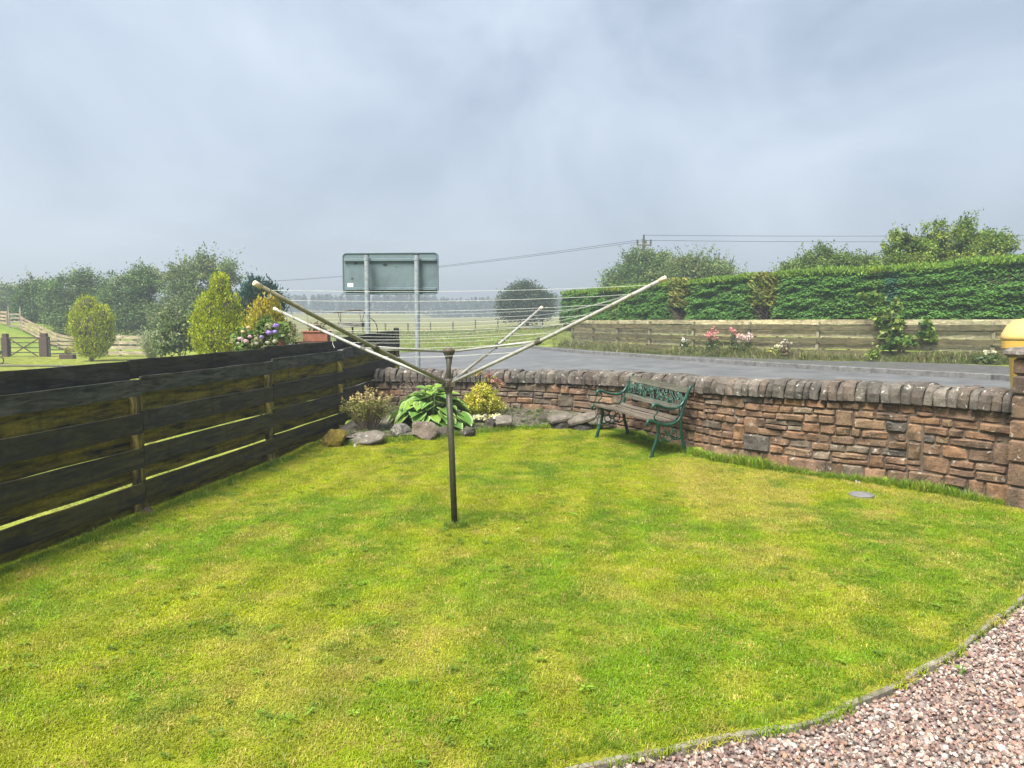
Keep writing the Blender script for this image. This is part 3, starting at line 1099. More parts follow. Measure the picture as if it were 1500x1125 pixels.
HAW = [(.075, .15, .03), (.105, .19, .04), (.14, .23, .05), (.09, .155, .045), (.17, .23, .06)]
HAWL = [(.12, .19, .045), (.16, .23, .055), (.19, .255, .07), (.13, .20, .05), (.23, .27, .085)]
G1 = "hedgerow trees behind the neighbouring garden"
tree("hedgerow_tree", "hazy grey green tree at the far left beyond the paddock fence", "tree", 8, 70, [(2, 440, 28, 28), (-30, 450, 30, 30)], 130, 45, .75, .28, HAWL, 101, G1)
tree("hedgerow_tree", "low dark scrubby tree next to the paddock gate, lowest of the hedgerow", "tree", 55, 52, [(48, 448, 24, 34), (62, 430, 22, 22), (75, 466, 28, 26)], 190, 45, .55, .21, HAW, 102, G1, twigs=40)
tree("hedgerow_tree", "broad mid green tree rising behind the small golden conifer", "tree", 115, 49, [(108, 432, 34, 34), (85, 448, 26, 30), (142, 440, 28, 32), (115, 405, 17, 14), (125, 468, 46, 28)], 260, 48, .55, .20, HAW, 103, G1, twigs=50)
tree("hedgerow_tree", "dense rounded hawthorn left of the tall feathery tree", "tree", 195, 47, [(190, 428, 36, 34), (212, 412, 26, 24), (175, 450, 30, 36), (205, 466, 42, 30)], 270, 48, .52, .19, HAW, 104, G1, twigs=50)
tree("hedgerow_tree", "tall loose feathery tree behind the large golden conifer", "tree", 290, 46, [(262, 410, 28, 34), (300, 402, 34, 26), (330, 402, 20, 24), (282, 440, 42, 34), (255, 466, 40, 28)], 250, 44, .50, .19, HAWL, 105, G1, shell=.35, twigs=120)
tree("field_tree", "lone round dark tree standing in the misty field beyond the road", "tree", 772, 72, [(772, 440, 38, 24), (750, 446, 24, 22), (795, 446, 22, 20), (770, 425, 24, 13), (772, 458, 38, 12)], 300, 48, .62, .24, [(.045, .08, .04), (.06, .10, .045), (.075, .11, .05)], 106, None, .2)
G2 = "trees rising behind the clipped hedge"
tree("broadleaf_tree", "tall pointed green tree hiding the foot of the telegraph pole", "tree", 945, 50, [(943, 388, 32, 26), (930, 408, 46, 24), (960, 392, 30, 24), (975, 410, 34, 24), (905, 420, 22, 16)], 300, 46, .5, .19, HAW, 107, G2, twigs=60)
tree("broadleaf_tree", "loose twiggy tree between the telegraph pole and the low bushes behind the hedge", "tree", 1030, 47, [(1010, 392, 34, 20), (1045, 400, 36, 20), (1075, 412, 26, 14), (990, 406, 26, 20)], 210, 44, .48, .18, HAWL, 108, G2, shell=.3, twigs=110)
tree("bushy_tree", "low light green bush showing over the middle of the hedge", "bush", 1215, 33, [(1205, 385, 34, 18), (1235, 388, 40, 16), (1170, 394, 36, 12), (1268, 390, 26, 16), (1207, 370, 10, 12)], 230, 44, .26, .13, [(.13, .21, .035), (.17, .25, .05), (.11, .18, .035)], 109, G2, shell=.3, twigs=120)
tree("bushy_tree", "tall yellow green bush with upright leafy shoots above the high end of the hedge", "bush", 1385, 27,
     [(1330, 365, 40, 24), (1385, 360, 46, 28), (1440, 362, 42, 26), (1368, 335, 13, 16), (1412, 332, 12, 18), (1455, 345, 16, 18), (1320, 348, 18, 14), (1340, 385, 60, 14), (1430, 385, 60, 14)], 430, 42, .22, .12,
     [(.16, .25, .035), (.22, .30, .04), (.13, .21, .035), (.26, .33, .045), (.09, .16, .03)], 110, G2, shell=.35, twigs=170)


# conifers: dense sprays over a bumpy body
def conifer(name, label, cat, px, Y, top_py, w_px, cols, seed, n=9000, spray=.09, base_px=None, sharp=1.25, group=None, lean=.9, low=.0):
    b = at(px, 500, Y); z0 = t1(b[0], b[1])
    top = at(px, top_py, Y)[2]
    H = top - z0; R = w_px * .5 * Y / FPX
    t = thing(name, label, cat, (b[0], b[1], z0), group)
    mb = MB(); mb.tube([(b[0], b[1], z0 - .1), (b[0], b[1], z0 + H * .85)], [R * .12, R * .03], 7)
    mb.build("trunk", M['bark'], t)
    r = np.random.default_rng(seed)
    h = r.beta(1.1, 1.25, n)
    a = r.uniform(0, 2 * PI, n)
    prof = np.sin(np.clip(h * .90 + .10, 0, 1) ** .82 * PI) ** .6
    prof = np.where(h > .55, prof * (1 - (np.clip((h - .6) / .4, 0, 1)) ** 2.2 * .2), prof)
    bump = 1 + .34 * (fbm(a * 2.2 + 3, h * 6, seed, 3) - .5) * 2 + .06 * np.sin(a * 5 + h * 9)
    rad = R * prof * bump * r.uniform(.72, 1.04, n) ** .6
    C = np.stack([b[0] + rad * np.cos(a), b[1] + rad * np.sin(a), z0 + .05 + h * H * .97 + .05 * H * (fbm(a * 1.6, h * 3, seed + 3) - .5)], 1)
    out = np.stack([np.cos(a), np.sin(a), np.zeros(n)], 1)
    D = unit(out * .55 + np.array([0, 0, lean]) + r.normal(size=(n, 3)) * .33)
    nor = unit(out + r.normal(size=(n, 3)) * .5)
    ln = spray * r.uniform(.6, 1.5, n)
    V, F = leaf_quads(C, D, nor, ln, ln * .38)
    cc = palette(n, cols, seed, .2)
    cl = fbm(a * 3, h * 12, seed + 7)
    cc *= (.75 + .5 * cl)[:, None]
    obj("crown", V, F, M['needle'], t, cols=np.clip(cc, 0, 1))
    # inner twigs keep the crown opaque
    prof_pts = [(R * .05, .02 * H)] + [(R * .62 * float(np.sin(min(1, hh * .90 + .1) ** .82 * PI) ** .6) * (1 - max(0, (hh - .6) / .4) ** 2.2 * .3), hh * H * .93) for hh in np.linspace(.04, .97, 12)]
    mb = MB(); mb.lathe((b[0], b[1], z0), prof_pts, 12)
    mb.build("opaque_branch_core", M['hedge_core'], t, smooth=True)
    return t


GOLD = [(.26, .33, .018), (.38, .42, .022), (.17, .25, .018), (.48, .49, .03)]


def lobed_conifer(name, label, cat, px, Y, ells_px, cols, seed, n, spray, group=None, lean=.9, tipcol=None):
    ells = [px_ell(*e, Y) for e in ells_px]
    b = at(px, 500, Y); z0 = t1(b[0], b[1])
    t = thing(name, label, cat, (b[0], b[1], z0), group)
    zt_ = max(e[2] + e[5] for e in ells)
    mb = MB(); mb.tube([(b[0], b[1], z0 - .1), (b[0], b[1], z0 + (zt_ - z0) * .85)], [.09, .03], 7)
    mb.build("trunk", M['bark'], t)
    r = np.random.default_rng(seed)
    P, u, idx = ell_points(ells, n, seed, .82)
    E = np.array(ells)[idx]
    a = np.arctan2(u[:, 1], u[:, 0])
    bump = 1 + .38 * (fbm(a * 2.4 + idx * 5, u[:, 2] * 4 + idx, seed, 3) - .5) * 2
    P = E[:, :3] + (P - E[:, :3]) * bump[:, None]
    sh = r.uniform(0, 1, n) < .10       # stray shoots break the outline
    P = P + u * (sh * r.uniform(.4, 1.6, n) * spray * 1.6)[:, None]
    keep = (P[:, 2] > z0)
    P, u = P[keep], u[keep]; n = len(P)
    D = unit(u * np.array([.7, .7, .3]) + np.array([0, 0, lean]) + r.normal(size=(n, 3)) * .35)
    ln = spray * r.uniform(.5, 1.5, n)
    V, F = leaf_quads(P, D, unit(u + r.normal(size=(n, 3)) * .6), ln, ln * .36)
    cc = palette(n, cols, seed, .18) * (.72 + .56 * fbm(P[:, 0] * 4 + P[:, 1] * 3, P[:, 2] * 4, seed + 7))[:, None]
    if tipcol is not None:
        k = ss(z0 + (zt_ - z0) * .55, zt_, P[:, 2])[:, None]
        cc = cc * (1 - k * .7) + np.array(tipcol) * k * .7
    obj("crown", V, F, M['needle'], t, cols=np.clip(cc, 0, 1))
    bm = bmesh.new()
    for e in ells:
        bmesh.ops.create_icosphere(bm, subdivisions=2, radius=1, matrix=Matrix.Translation(e[:3]) @ Matrix.Diagonal((e[3] * .66, e[4] * .66, e[5] * .66, 1)))
    me = bpy.data.meshes.new("opaque_branch_core"); bm.to_mesh(me); bm.free(); me.materials.append(M['hedge_core'])
    place(bpy.data.objects.new("opaque_branch_core", me), t)["kind"] = "stuff"
    return t


GC = "golden conifers in the neighbouring garden"
lobed_conifer("golden_conifer", "large golden green conifer with a blunt top beyond the dark fence", "conifer", 321, 19,
              [(321, 494, 35, 44), (315, 458, 25, 34), (333, 460, 21, 36), (324, 428, 15, 30), (305, 484, 22, 38), (339, 492, 19, 40), (318, 440, 14, 22)], GOLD, 201, 30000, .06, GC)
lobed_conifer("golden_conifer", "small lobed golden conifer beside the brown field gate", "conifer", 133, 32,
              [(133, 478, 28, 32), (128, 450, 17, 18), (147, 466, 18, 20), (118, 474, 14, 22), (138, 500, 22, 18), (134, 510, 24, 14), (150, 492, 16, 20)], GOLD, 202, 17000, .09, GC)
lobed_conifer("blue_conifer", "dark blue green conifer behind the golden shrub", "conifer", 372, 22, [(370, 455, 18, 46), (378, 436, 16, 28), (362, 480, 14, 40)], [(.02, .06, .045), (.03, .08, .06), (.05, .105, .075)], 203, 9000, .09)
lobed_conifer("blue_conifer", "low dark evergreen just right of the blue green conifer", "conifer", 398, 23, [(398, 450, 16, 32), (392, 432, 12, 15)], [(.02, .055, .04), (.03, .075, .05)], 204, 6000, .09)
lobed_conifer("golden_shrub", "bright orange yellow conifer shrub above the purple hydrangea", "shrub", 389, 15.5,
              [(389, 475, 23, 34), (382, 450, 10, 15), (399, 446, 9, 17), (375, 468, 10, 18), (404, 466, 11, 16)], [(.36, .31, .03), (.30, .31, .05), (.24, .29, .05), (.40, .33, .04)], 205, 8000, .065, tipcol=(.46, .35, .035))

# ------------------------------------------------------------------ clipped hedge
def hedge():
    t = thing("clipped_hedge", "long dark green clipped conifer hedge with yellowing patches behind the board fence", "hedge", (8.5, 27.5, .4))
    r = np.random.default_rng(77)
    off = .55; dep = 1.5
    HP = Path(np.vstack([RF.p, [[2.45, 38.3], [1.95, 39.8]]]))
    Ltot = HP.L
    ptab = np.array([HP.at(s) for s in np.linspace(0, Ltot, 400)]); ttab = np.array([HP.tan(s) for s in np.linspace(0, Ltot, 400)])
    stab = np.linspace(0, Ltot, 400)

    def base(s):
        p = np.stack([np.interp(s, stab, ptab[:, k]) for k in (0, 1)], 1)
        tt = unit(np.stack([np.interp(s, stab, ttab[:, k]) for k in (0, 1)], 1))
        n_ = np.stack([tt[:, 1], -tt[:, 0]], 1)        # away from the road
        return p, tt, n_

    def top(s): return 3.44 - .24 * ss(0, Ltot, s) + .11 * ss(8.6, 8.2, s) - .06 * ss(15.2, 15.6, s) + .16 * (fbm(s * .9, s * 0, 4) - .5)
    # which parts are dying back: distances along the hedge read from the photograph
    def s_of_px(px):
        q = ptab + np.stack([ttab[:, 1], -ttab[:, 0]], 1) * off
        pp = 750 + FPX * q[:, 0] / q[:, 1]
        return float(np.interp(-px, -pp, stab))
    gaps = [(s_of_px(988), .42, 1.0), (s_of_px(1112), .36, .9), (s_of_px(893), .6, .5), (s_of_px(1275), .3, .25)]

    def sick(s):
        v = np.zeros_like(s)
        for g, w, k in gaps: v = np.maximum(v, k * np.exp(-((s - g) / w) ** 2))
        return v
    # solid dark core added to block light, hollowed out where the hedge has died back
    V = []; F = []
    ns = 150
    for sv in np.linspace(.05, Ltot - .05, ns):
        p, tt, n_ = base(np.array([sv])); p = p[0]; n_ = n_[0]; tp = float(top(np.array([sv]))[0]) - .22
        hol = .55 * float(sick(np.array([sv]))[0])
        for d, z in ((off + .32 + hol, 1.05), (off + .28 + hol, tp - .35), (off + .5, tp), (off + dep - .3, tp), (off + dep - .1, 1.05)):
            V.append((p[0] + n_[0] * d, p[1] + n_[1] * d, z))
    for i in range(ns - 1):
        for k in range(5): F.append((i * 5 + k, i * 5 + (k + 1) % 5, (i + 1) * 5 + (k + 1) % 5, (i + 1) * 5 + k))
    F += [(4, 3, 2, 1, 0), tuple((ns - 1) * 5 + k for k in range(5))]
    obj("opaque_branch_core", V, F, M['hedge_core'], t)
    # stems down to the ground
    mb = MB()
    for sv in np.arange(.6, Ltot, .9):
        p, tt, n_ = base(np.array([sv])); q = p[0] + n_[0] * (off + .7)
        mb.tube([(q[0], q[1], t1(*q) - .1), (q[0], q[1], 1.4)], [.06, .05], 6)
    mb.build("stem", M['bark'], t)["kind"] = "stuff"
    # front face sprays
    n = 170000
    s = r.uniform(0, Ltot, n)
    tp = top(s)
    z = 1.42 + (tp - 1.42) * r.uniform(0, 1, n) ** .95
    low = 1.46 + .10 * (fbm(s * 1.3, s * 0 + 3, 8) - .5)
    z = np.maximum(z, low - .08)
    k = sick(s)
    keep = ~((r.uniform(0, 1, n) < k * 1.25 * ss(2.75, 2.05, z)))
    keep &= ~((r.uniform(0, 1, n) < k * .45))
    s, z, tp, k = s[keep], z[keep], tp[keep], k[keep]
    n = len(s)
    p, tt, n_ = base(s)
    # layered shelves: long in s, short in z
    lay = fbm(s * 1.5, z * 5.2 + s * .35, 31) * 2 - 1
    lay2 = fbm(s * 5, z * 11, 33) * 2 - 1
    d = off + .16 - .22 * (fbm(s * .55, z * .7, 35) - .5) - .16 * lay - .08 * lay2 + r.uniform(0, .20, n) - .06 * ss(3.4, 1.5, z)
    d = d + .34 * ss(tp - .36, tp, z) ** 2 + k * .28
    C = np.column_stack([p + n_ * d[:, None], z])
    tt3 = np.column_stack([tt, np.zeros(n)]); out = np.column_stack([-n_, np.zeros(n)])
    sgn = r.choice([-1, 1], n)[:, None]
    D = unit(tt3 * sgn * r.uniform(.3, 1.0, (n, 1)) + out * .5 + np.column_stack([np.zeros(n), np.zeros(n), r.normal(-.05, .25, n)]))
    nor = unit(out * .6 + np.array([0, 0, .75]) + r.normal(size=(n, 3)) * .35)
    ln = .09 * r.uniform(.55, 1.5, n)
    V1, F1 = leaf_quads(C, D, nor, ln, ln * .42)
    c1 = palette(n, [(.060, .155, .034), (.085, .19, .038), (.105, .22, .042), (.05, .13, .038)], 41, .2)
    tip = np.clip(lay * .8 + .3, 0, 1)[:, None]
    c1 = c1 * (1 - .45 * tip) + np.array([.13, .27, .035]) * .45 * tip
    yel = (k * .75 * r.uniform(.2, 1.2, n)).clip(0, 1)[:, None]
    c1 = c1 * (1 - yel) + np.array([.20, .21, .04]) * yel
    up_ = (ss(tp - .42, tp - .10, z) * .75)[:, None]      # fresh growth and sunlit rounding painted lighter towards the top edge
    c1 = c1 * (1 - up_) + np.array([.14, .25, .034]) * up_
    # teal conifer tucked into the hedge near its high end
    g = s_of_px(1300)
    te = (np.exp(-((s - g) / .22) ** 2) * ss(2.0, 2.4, z) * .8)[:, None]
    c1 = c1 * (1 - te) + np.array([.03, .105, .085]) * te
    # crown growth along the top
    m = 42000
    s2 = r.uniform(0, Ltot, m); tp2 = top(s2); p2, tt2, n2 = base(s2)
    d2 = off + .12 + r.uniform(0, 1, m) ** 1.6 * (dep - .2)
    z2 = tp2 - .10 * ((d2 - off - .5) < 0) * (1 - (d2 - off) / .5) + r.normal(0, .035, m) - .04
    C2 = np.column_stack([p2 + n2 * d2[:, None], z2])
    out2 = np.column_stack([-n2, np.zeros(m)])
    D2 = unit(out2 * .25 + np.array([0, 0, 1.0]) + r.normal(size=(m, 3)) * .45)
    nor2 = unit(out2 * .7 + r.normal(size=(m, 3)) * .6)
    ln2 = .12 * r.uniform(.5, 1.5, m)
    V2, F2 = leaf_quads(C2, D2, nor2, ln2, ln2 * .36)
    c2 = palette(m, [(.13, .24, .03), (.17, .28, .035), (.10, .20, .03), (.19, .29, .04)], 43, .2)  # lighter greens here also carry the painted sunlit top
    k2 = sick(s2); y2 = (k2 * r.uniform(.4, 1.3, m)).clip(0, 1)[:, None]
    c2 = c2 * (1 - y2) + np.array([.34, .31, .03]) * y2
    V = np.vstack([V1, V2]); F = np.vstack([F1, F2 + len(V1)])
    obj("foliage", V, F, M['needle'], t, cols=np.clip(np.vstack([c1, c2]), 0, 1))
    # bare twigs and loose yellowing sprays in the die-back hollows
    mb = MB()
    rr = random.Random(4)
    for gs, w, kk in gaps[:2]:
        for _ in range(34):
            s0 = gs + rr.uniform(-w, w) * .6
            p, tt, n_ = base(np.array([s0])); q = p[0] + n_[0] * (off + rr.uniform(.1, .4))
            z0 = rr.uniform(1.5, 2.5)
            q2 = q - n_[0] * rr.uniform(.05, .25) + tt[0] * rr.uniform(-.25, .25)
            mb.tube([(q[0], q[1], z0), (q2[0], q2[1], z0 + rr.uniform(.05, .35))], [.012, .004], 4)
    mb.build("dead_twigs", M['twig'], t)["kind"] = "stuff"
    n = 1900
    gi = r.integers(0, 2, n); gs = np.array([gaps[0][0], gaps[1][0]])[gi] + r.normal(0, .28, n)
    p, tt, n_ = base(gs); zz = r.uniform(2.15, 3.3, n)
    C = np.column_stack([p + n_ * (off + .02 + r.uniform(0, .35, n))[:, None], zz])
    sg = r.choice([-1, 1], n)[:, None]
    D = unit(np.column_stack([tt * sg, np.zeros(n)]) * .8 + np.array([0, 0, .55]) + np.column_stack([-n_, np.zeros(n)]) * .4 + r.normal(size=(n, 3)) * .25)
    ln = .17 * r.uniform(.6, 1.5, n)
    Vx, Fx = leaf_quads(C, D, unit(r.normal(size=(n, 3)) + np.array([0, -1, .5])), ln, ln * .3)
    obj("yellowed_sprays", Vx, Fx, M['needle'], t, cols=palette(n, [(.18, .20, .035), (.24, .22, .05), (.13, .17, .035), (.10, .14, .03)], 49, .2))


hedge()


# ------------------------------------------------------------------ generic leafy plants
def leafy(name, label, cat, ells, n_cl, per, cl, leaf, cols, seed, base, group=None, stem_r=.02, nb=9, stem_name="stem", mat=None, **kw):
    t = thing(name, label, cat, base, group)
    limbs(t, base, ells, stem_r, seed, stem_name, nb)
    crown("foliage", ells, t, n_cl, per, cl, leaf, cols, seed, mat=mat, **kw)
    return t


# climber on the board fence
c0 = at(1290, 455, 24.0)
RFpx = lambda px: float(np.interp(-px, -(750 + FPX * RF.p[:, 0] / RF.p[:, 1]), RF.l))


def on_fence(px, py, out=.12):
    s = RFpx(px); p = RF.at(s); t = RF.tan(s); n_ = np.array([-t[1], t[0]])
    q = p + n_ * out
    return at(px, py, q[1])


def cl_ell(px, py, rx, ry):
    q = on_fence(px, py, .16); k = q[1] / FPX
    return (q[0], q[1], q[2], rx * k, .14, ry * k)


cl = [cl_ell(*e) for e in [(1283, 438, 20, 8), (1292, 468, 16, 12), (1312, 455, 7, 26), (1300, 488, 10, 8), (1318, 478, 7, 8), (1356, 478, 9, 9), (1362, 490, 12, 8), (1330, 500, 34, 6), (1306, 505, 10, 8), (1272, 434, 14, 5)]]
bz = on_fence(1305, 520, .2)
leafy("climbing_plant", "broad leaved climber scrambling from the board fence up into the hedge", "climber", cl, 150, 12, .10, .15, [(.10, .19, .03), (.16, .25, .04), (.07, .14, .03), (.22, .28, .06)], 301, (bz[0], bz[1], t1(bz[0], bz[1])), stem_r=.02, aspect=.75, up=.5, mat=M['leaf'])

# flowering plants on the verge
def flower_plant(name, label, px, py_top, py_bot, w_px, leafc, flc, seed, nf=26, group=None, fl=.06, out=.8):
    q = on_fence(px, py_bot, out); Y = q[1]; k = Y / FPX
    z0 = t1(q[0], q[1]) + .02; zt = at(px, py_top, Y)[2]; H = max(.25, zt - z0)
    R = w_px * k * .5
    t = thing(name, label, "flowering plant", (q[0], q[1], z0), group)
    r = np.random.default_rng(seed); rr = random.Random(seed)
    mb = MB(); tips = []
    for _ in range(14):
        a = rr.uniform(0, 2 * PI); d = R * rr.uniform(.2, 1.0)
        h = H * rr.uniform(.6, 1.0)
        p1 = (q[0] + d * math.cos(a) * .5, q[1] + d * math.sin(a) * .5, z0 + h * .55); p2 = (q[0] + d * math.cos(a), q[1] + d * math.sin(a), z0 + h)
        mb.tube([(q[0], q[1], z0 - .03), p1, p2], [.012, .009, .005], 4); tips.append(p2)
    mb.build("stem", M['twig'], t)
    ells = [(q[0], q[1], z0 + H * .38, R * .9, R * .8, H * .42)]
    crown("foliage", ells, t, 40, 10, R * .35, .11, leafc, seed)
    n = nf * 9
    ti = np.array(tips)[r.integers(0, len(tips), nf)] + r.normal(size=(nf, 3)) * np.array([R * .22, R * .22, H * .07])
    C = np.repeat(ti, 9, 0) + r.normal(size=(n, 3)) * fl * .35
    D = unit(r.normal(size=(n, 3)) + np.array([0, 0, .3]))
    V, F = leaf_quads(C, D, unit(r.normal(size=(n, 3)) + np.array([0, -1, .8])), fl, fl * .8)
    obj("flower", V, F, M['petal'], t, cols=palette(n, flc, seed + 5, .12))["kind"] = "stuff"
    return t


PINK = [(.62, .22, .22), (.70, .32, .30), (.55, .16, .18)]
PALE = [(.72, .52, .50), (.75, .62, .58), (.66, .42, .42)]
GF = "flowering plants along the verge"
VL = [(.10, .15, .04), (.13, .17, .05), (.08, .12, .04)]
flower_plant("pink_flower", "tall pink flowering clump nearest the middle of the board fence", 1044, 484, 512, 22, VL, PINK, 401, 34, GF)
flower_plant("pink_flower", "single taller coral pink flower stem beside the pale pink clump", 1075, 481, 512, 13, VL, PINK, 402, 14, GF)
flower_plant("pink_flower", "pale pink flower clump right of the coral stem", 1092, 492, 514, 20, VL, PALE, 403, 26, GF)
flower_plant("white_flower", "small white flowers low against the left part of the board fence", 1003, 495, 511, 20, VL, [(.7, .7, .66)], 404, 9, GF, .05)
flower_plant("yellow_green_plant", "low yellow green leafy clump on the verge right of the pale pink flowers", 1137, 505, 520, 26, [(.22, .25, .05), (.30, .30, .07), (.18, .21, .05)], [(.6, .55, .4)], 405, 8, GF)
flower_plant("white_flower", "dried pale flower stems beside the yellow green clump", 1150, 497, 519, 16, [(.20, .17, .10)], [(.62, .56, .48)], 406, 12, GF, .05)
flower_plant("leafy_plant", "fresh green leafy clump under the climber on the verge", 1280, 505, 524, 18, [(.16, .24, .04), (.20, .28, .05)], [(.3, .33, .1)], 407, 5, GF)
flower_plant("white_flower", "few pale daisies at the near end of the verge beside the last post", 1445, 515, 536, 30, VL, [(.62, .60, .42)], 408, 14, GF, .05)

# the field fence, pole and wires
ff = thing("stock_fence", "thin post and wire stock fence across the misty field", "fence", (-6, 72, .7))
FP = []
for i in range(15):
    X = -21 + i * 2.18; Y = 72 + .02 * X
    z0 = t1(X, Y); FP.append((X, Y, z0))
    put_post(ff, (X, Y), z0 - .1, z0 + 1.22 * random.uniform(.93, 1.05), .12, M['pole'], (.1, .09, .08, 0), random.uniform(-.2, .2))
for h in (.35, .75, 1.1):
    mb = MB(); mb.tube([(x, y - .08, z + h) for x, y, z in FP], .012, 4)
    mb.build("wire", M['dark_iron'], ff)


def tele_pole(px, top_py, Y, label, arm=True):
    p = at(px, top_py, Y); z0 = t1(p[0], p[1])
    t = thing("telegraph_pole", label, "telegraph pole", (p[0], p[1], z0), "telegraph poles")
    mb = MB(); mb.tube([(p[0], p[1], z0 - .3), (p[0], p[1], p[2] + .15)], [.17, .12], 8); mb.build("pole", M['pole'], t)
    mb = MB(); mb.box((p[0], p[1] - .16, p[2] - .35), (1.25, .10, .11)); mb.build("crossarm", M['pole'], t)
    ins_ = []
    for dx in (-.55, 0, .55):
        mb = MB(); zc = p[2] - .28 if dx else p[2] + .15
        mb.lathe((p[0] + dx, p[1] - (.16 if dx else 0), zc), [(.02, 0), (.07, .04), (.09, .14), (.06, .24), (.09, .28), (.05, .38)], 8)
        mb.build("insulator", M['dark_iron'], t)
        ins_.append((p[0] + dx, p[1] - (.16 if dx else 0), zc + .33))
    return ins_


pa = tele_pole(943, 353, 62, "dark telegraph pole with crossarm rising out of the pointed tree")
pb = tele_pole(1053, 376, 95, "faint second telegraph pole crossarm showing above the twiggy tree")
pc = tele_pole(1810, 348, 62, "telegraph pole carrying the wires on beyond the high end of the hedge")
pd = tele_pole(200, 412, 150, "distant telegraph pole lost in the hedgerow trees")


def wire(a, b, sag, label):
    pts = [(a[0] + (b[0] - a[0]) * t, a[1] + (b[1] - a[1]) * t, a[2] + (b[2] - a[2]) * t - sag * 4 * t * (1 - t)) for t in np.linspace(0, 1, 25)]
    mb = MB(); mb.tube(pts, .017, 4)
    tag(mb.build("overhead_wire", M['dark_iron']), label, "wire", "overhead wires")


for i, (w1, w2) in enumerate((("highest", "thin upper wire sagging left from the telegraph pole"), ("mid", ""), ("low", "thin lower wire sagging left from the telegraph pole"))):
    if i == 1: continue
    wire(pa[i], pd[i], 1.6, w2)
wire(pa[0], pc[0], .25, "lower of the wires running level to the right from the telegraph pole")
wire(pa[1], pc[1], .2, "upper wire running level to the right from the telegraph pole")

# far forest in the mist
def forest():
    r = np.random.default_rng(5)
    Vs = []; Fs = []; Cs = []; o = 0
    for row, (Y, n, h) in enumerate(((262, 420, 6.2), (280, 380, 6.9), (300, 340, 7.4), (320, 300, 7.6))):
        X = np.linspace(-330, 330, n) + r.uniform(-.9, .9, n)
        for x in X:
            y = Y + r.uniform(-8, 8); z = t1(x, y) - .3
            hh = h * r.uniform(.86, 1.06); rad = r.uniform(1.5, 2.4)
            m = 40
            t_ = r.uniform(0, 1, m) ** .8; a = r.uniform(0, 2 * PI, m)
            rr = rad * (1 - t_) * r.uniform(.6, 1.1, m) + .1
            C = np.stack([x + rr * np.cos(a), y + rr * np.sin(a), z + .3 + t_ * hh], 1)
            D = np.stack([np.cos(a), np.sin(a), np.full(m, -.25)], 1)
            V, F = leaf_quads(C, D, np.tile([0, -.6, .8], (m, 1)) + r.normal(size=(m, 3)) * .3, r.uniform(.9, 1.6, m), r.uniform(.9, 1.5, m))
            Vs.append(V); Fs.append(F + o); o += len(V)
            c = np.array([.03, .055, .035]) * r.uniform(.8, 1.2)
            Cs.append(np.tile(c, (m, 1)))
    ob = obj("conifer_forest", np.vstack(Vs), np.vstack(Fs), M['needle'], cols=np.vstack(Cs))
    tag(ob, "far conifer plantation fading into the mist along the horizon", "forest", kind="stuff")


forest()

# ------------------------------------------------------------------ road sign seen from behind
sg = at(572, 400, 13.5)
zb = t1(sg[0], sg[1])
sign = thing("road_sign", "back of a grey road sign on two steel posts behind the wall", "road sign", (sg[0], sg[1], zb))
kx = 13.5 / FPX
z_lo = at(572, 431, 13.5)[2]; z_hi = at(572, 370.5, 13.5)[2]
xl, xr = at(501, 400, 13.5)[0], at(643, 400, 13.5)[0]
SA = Matrix.Translation(sg) @ Matrix.Rotation(math.radians(-4), 4, 'Z')


def rounded_plate(w, h, th, r, n=5):
    P = []
    for (cx, cy, a0) in ((w / 2 - r, h / 2 - r, 0), (-w / 2 + r, h / 2 - r, PI / 2), (-w / 2 + r, -h / 2 + r, PI), (w / 2 - r, -h / 2 + r, 1.5 * PI)):
        for k in range(n + 1):
            a = a0 + PI / 2 * k / n
            P.append((cx + r * math.cos(a), cy + r * math.sin(a)))
    m_ = len(P)
    V = [(x, -th / 2, z) for x, z in P] + [(x, th / 2, z) for x, z in P]
    F = [tuple(range(m_)), tuple(range(m_, 2 * m_))[::-1]] + [((k + 1) % m_, k, m_ + k, m_ + (k + 1) % m_) for k in range(m_)]
    return V, F


W_, H_ = xr - xl, z_hi - z_lo
zc = (z_hi + z_lo) / 2 - sg[2]
V, F = rounded_plate(W_, H_, .02, .07)
obj("panel", V, F, M['sign'], sign, SA @ Matrix.Translation((0, 0, zc)))
mb = MB()
for k in range(40):       # raised rim round the plate
    pass
V2, _ = rounded_plate(W_, H_, .02, .07); n_ = len(V2) // 2
mb.tube([(v[0] * .992, -.014, v[2] * .985) for v in V2[:n_]] + [(V2[0][0] * .992, -.014, V2[0][2] * .985)], .012, 5, cap=False)
mb.build("rim", M['sign'], sign, SA @ Matrix.Translation((0, 0, zc)))
for dz in (H_ * .5 - .125, -H_ * .5 + .095):
    mb = MB(); mb.box((0, -.026, dz), (W_ * .96, .028, .045), bev=.006)
    mb.box((0, -.044, dz - .016), (W_ * .96, .012, .010))
    mb.build("channel_rail", M['sign'], sign, SA @ Matrix.Translation((0, 0, zc)))
px0 = []
for ppx in (537.5, 610.5):
    q = at(ppx, 400, 13.35)
    mb = MB(); mb.tube([(q[0], q[1], zb - .3), (q[0], q[1], z_hi - .055)], .046, 12)
    o = mb.build("post", M['galv'], sign, smooth=False)
    mb = MB(); mb.lathe((q[0], q[1], z_hi - .055), [(.047, 0), (.047, .02), (.02, .03)], 12); mb.build("post_cap", M['dark_iron'], sign)
    for dz in (H_ * .5 - .125, -H_ * .5 + .095):
        mb = MB(); mb.lathe((q[0], q[1], sg[2] + zc + dz - .02), [(.051, 0), (.051, .035)], 12)
        mb.box((q[0], q[1] + .05, sg[2] + zc + dz), (.13, .05, .035))
        mb.build("clamp", M['galv'], sign)
st = at(512.5, 417.5, 13.5)
mb = MB(); mb.box((st[0] - sg[0], -.0125, st[2] - sg[2]), (.105, .003, .07)); mb.build("sticker", M['white'], sign, SA)
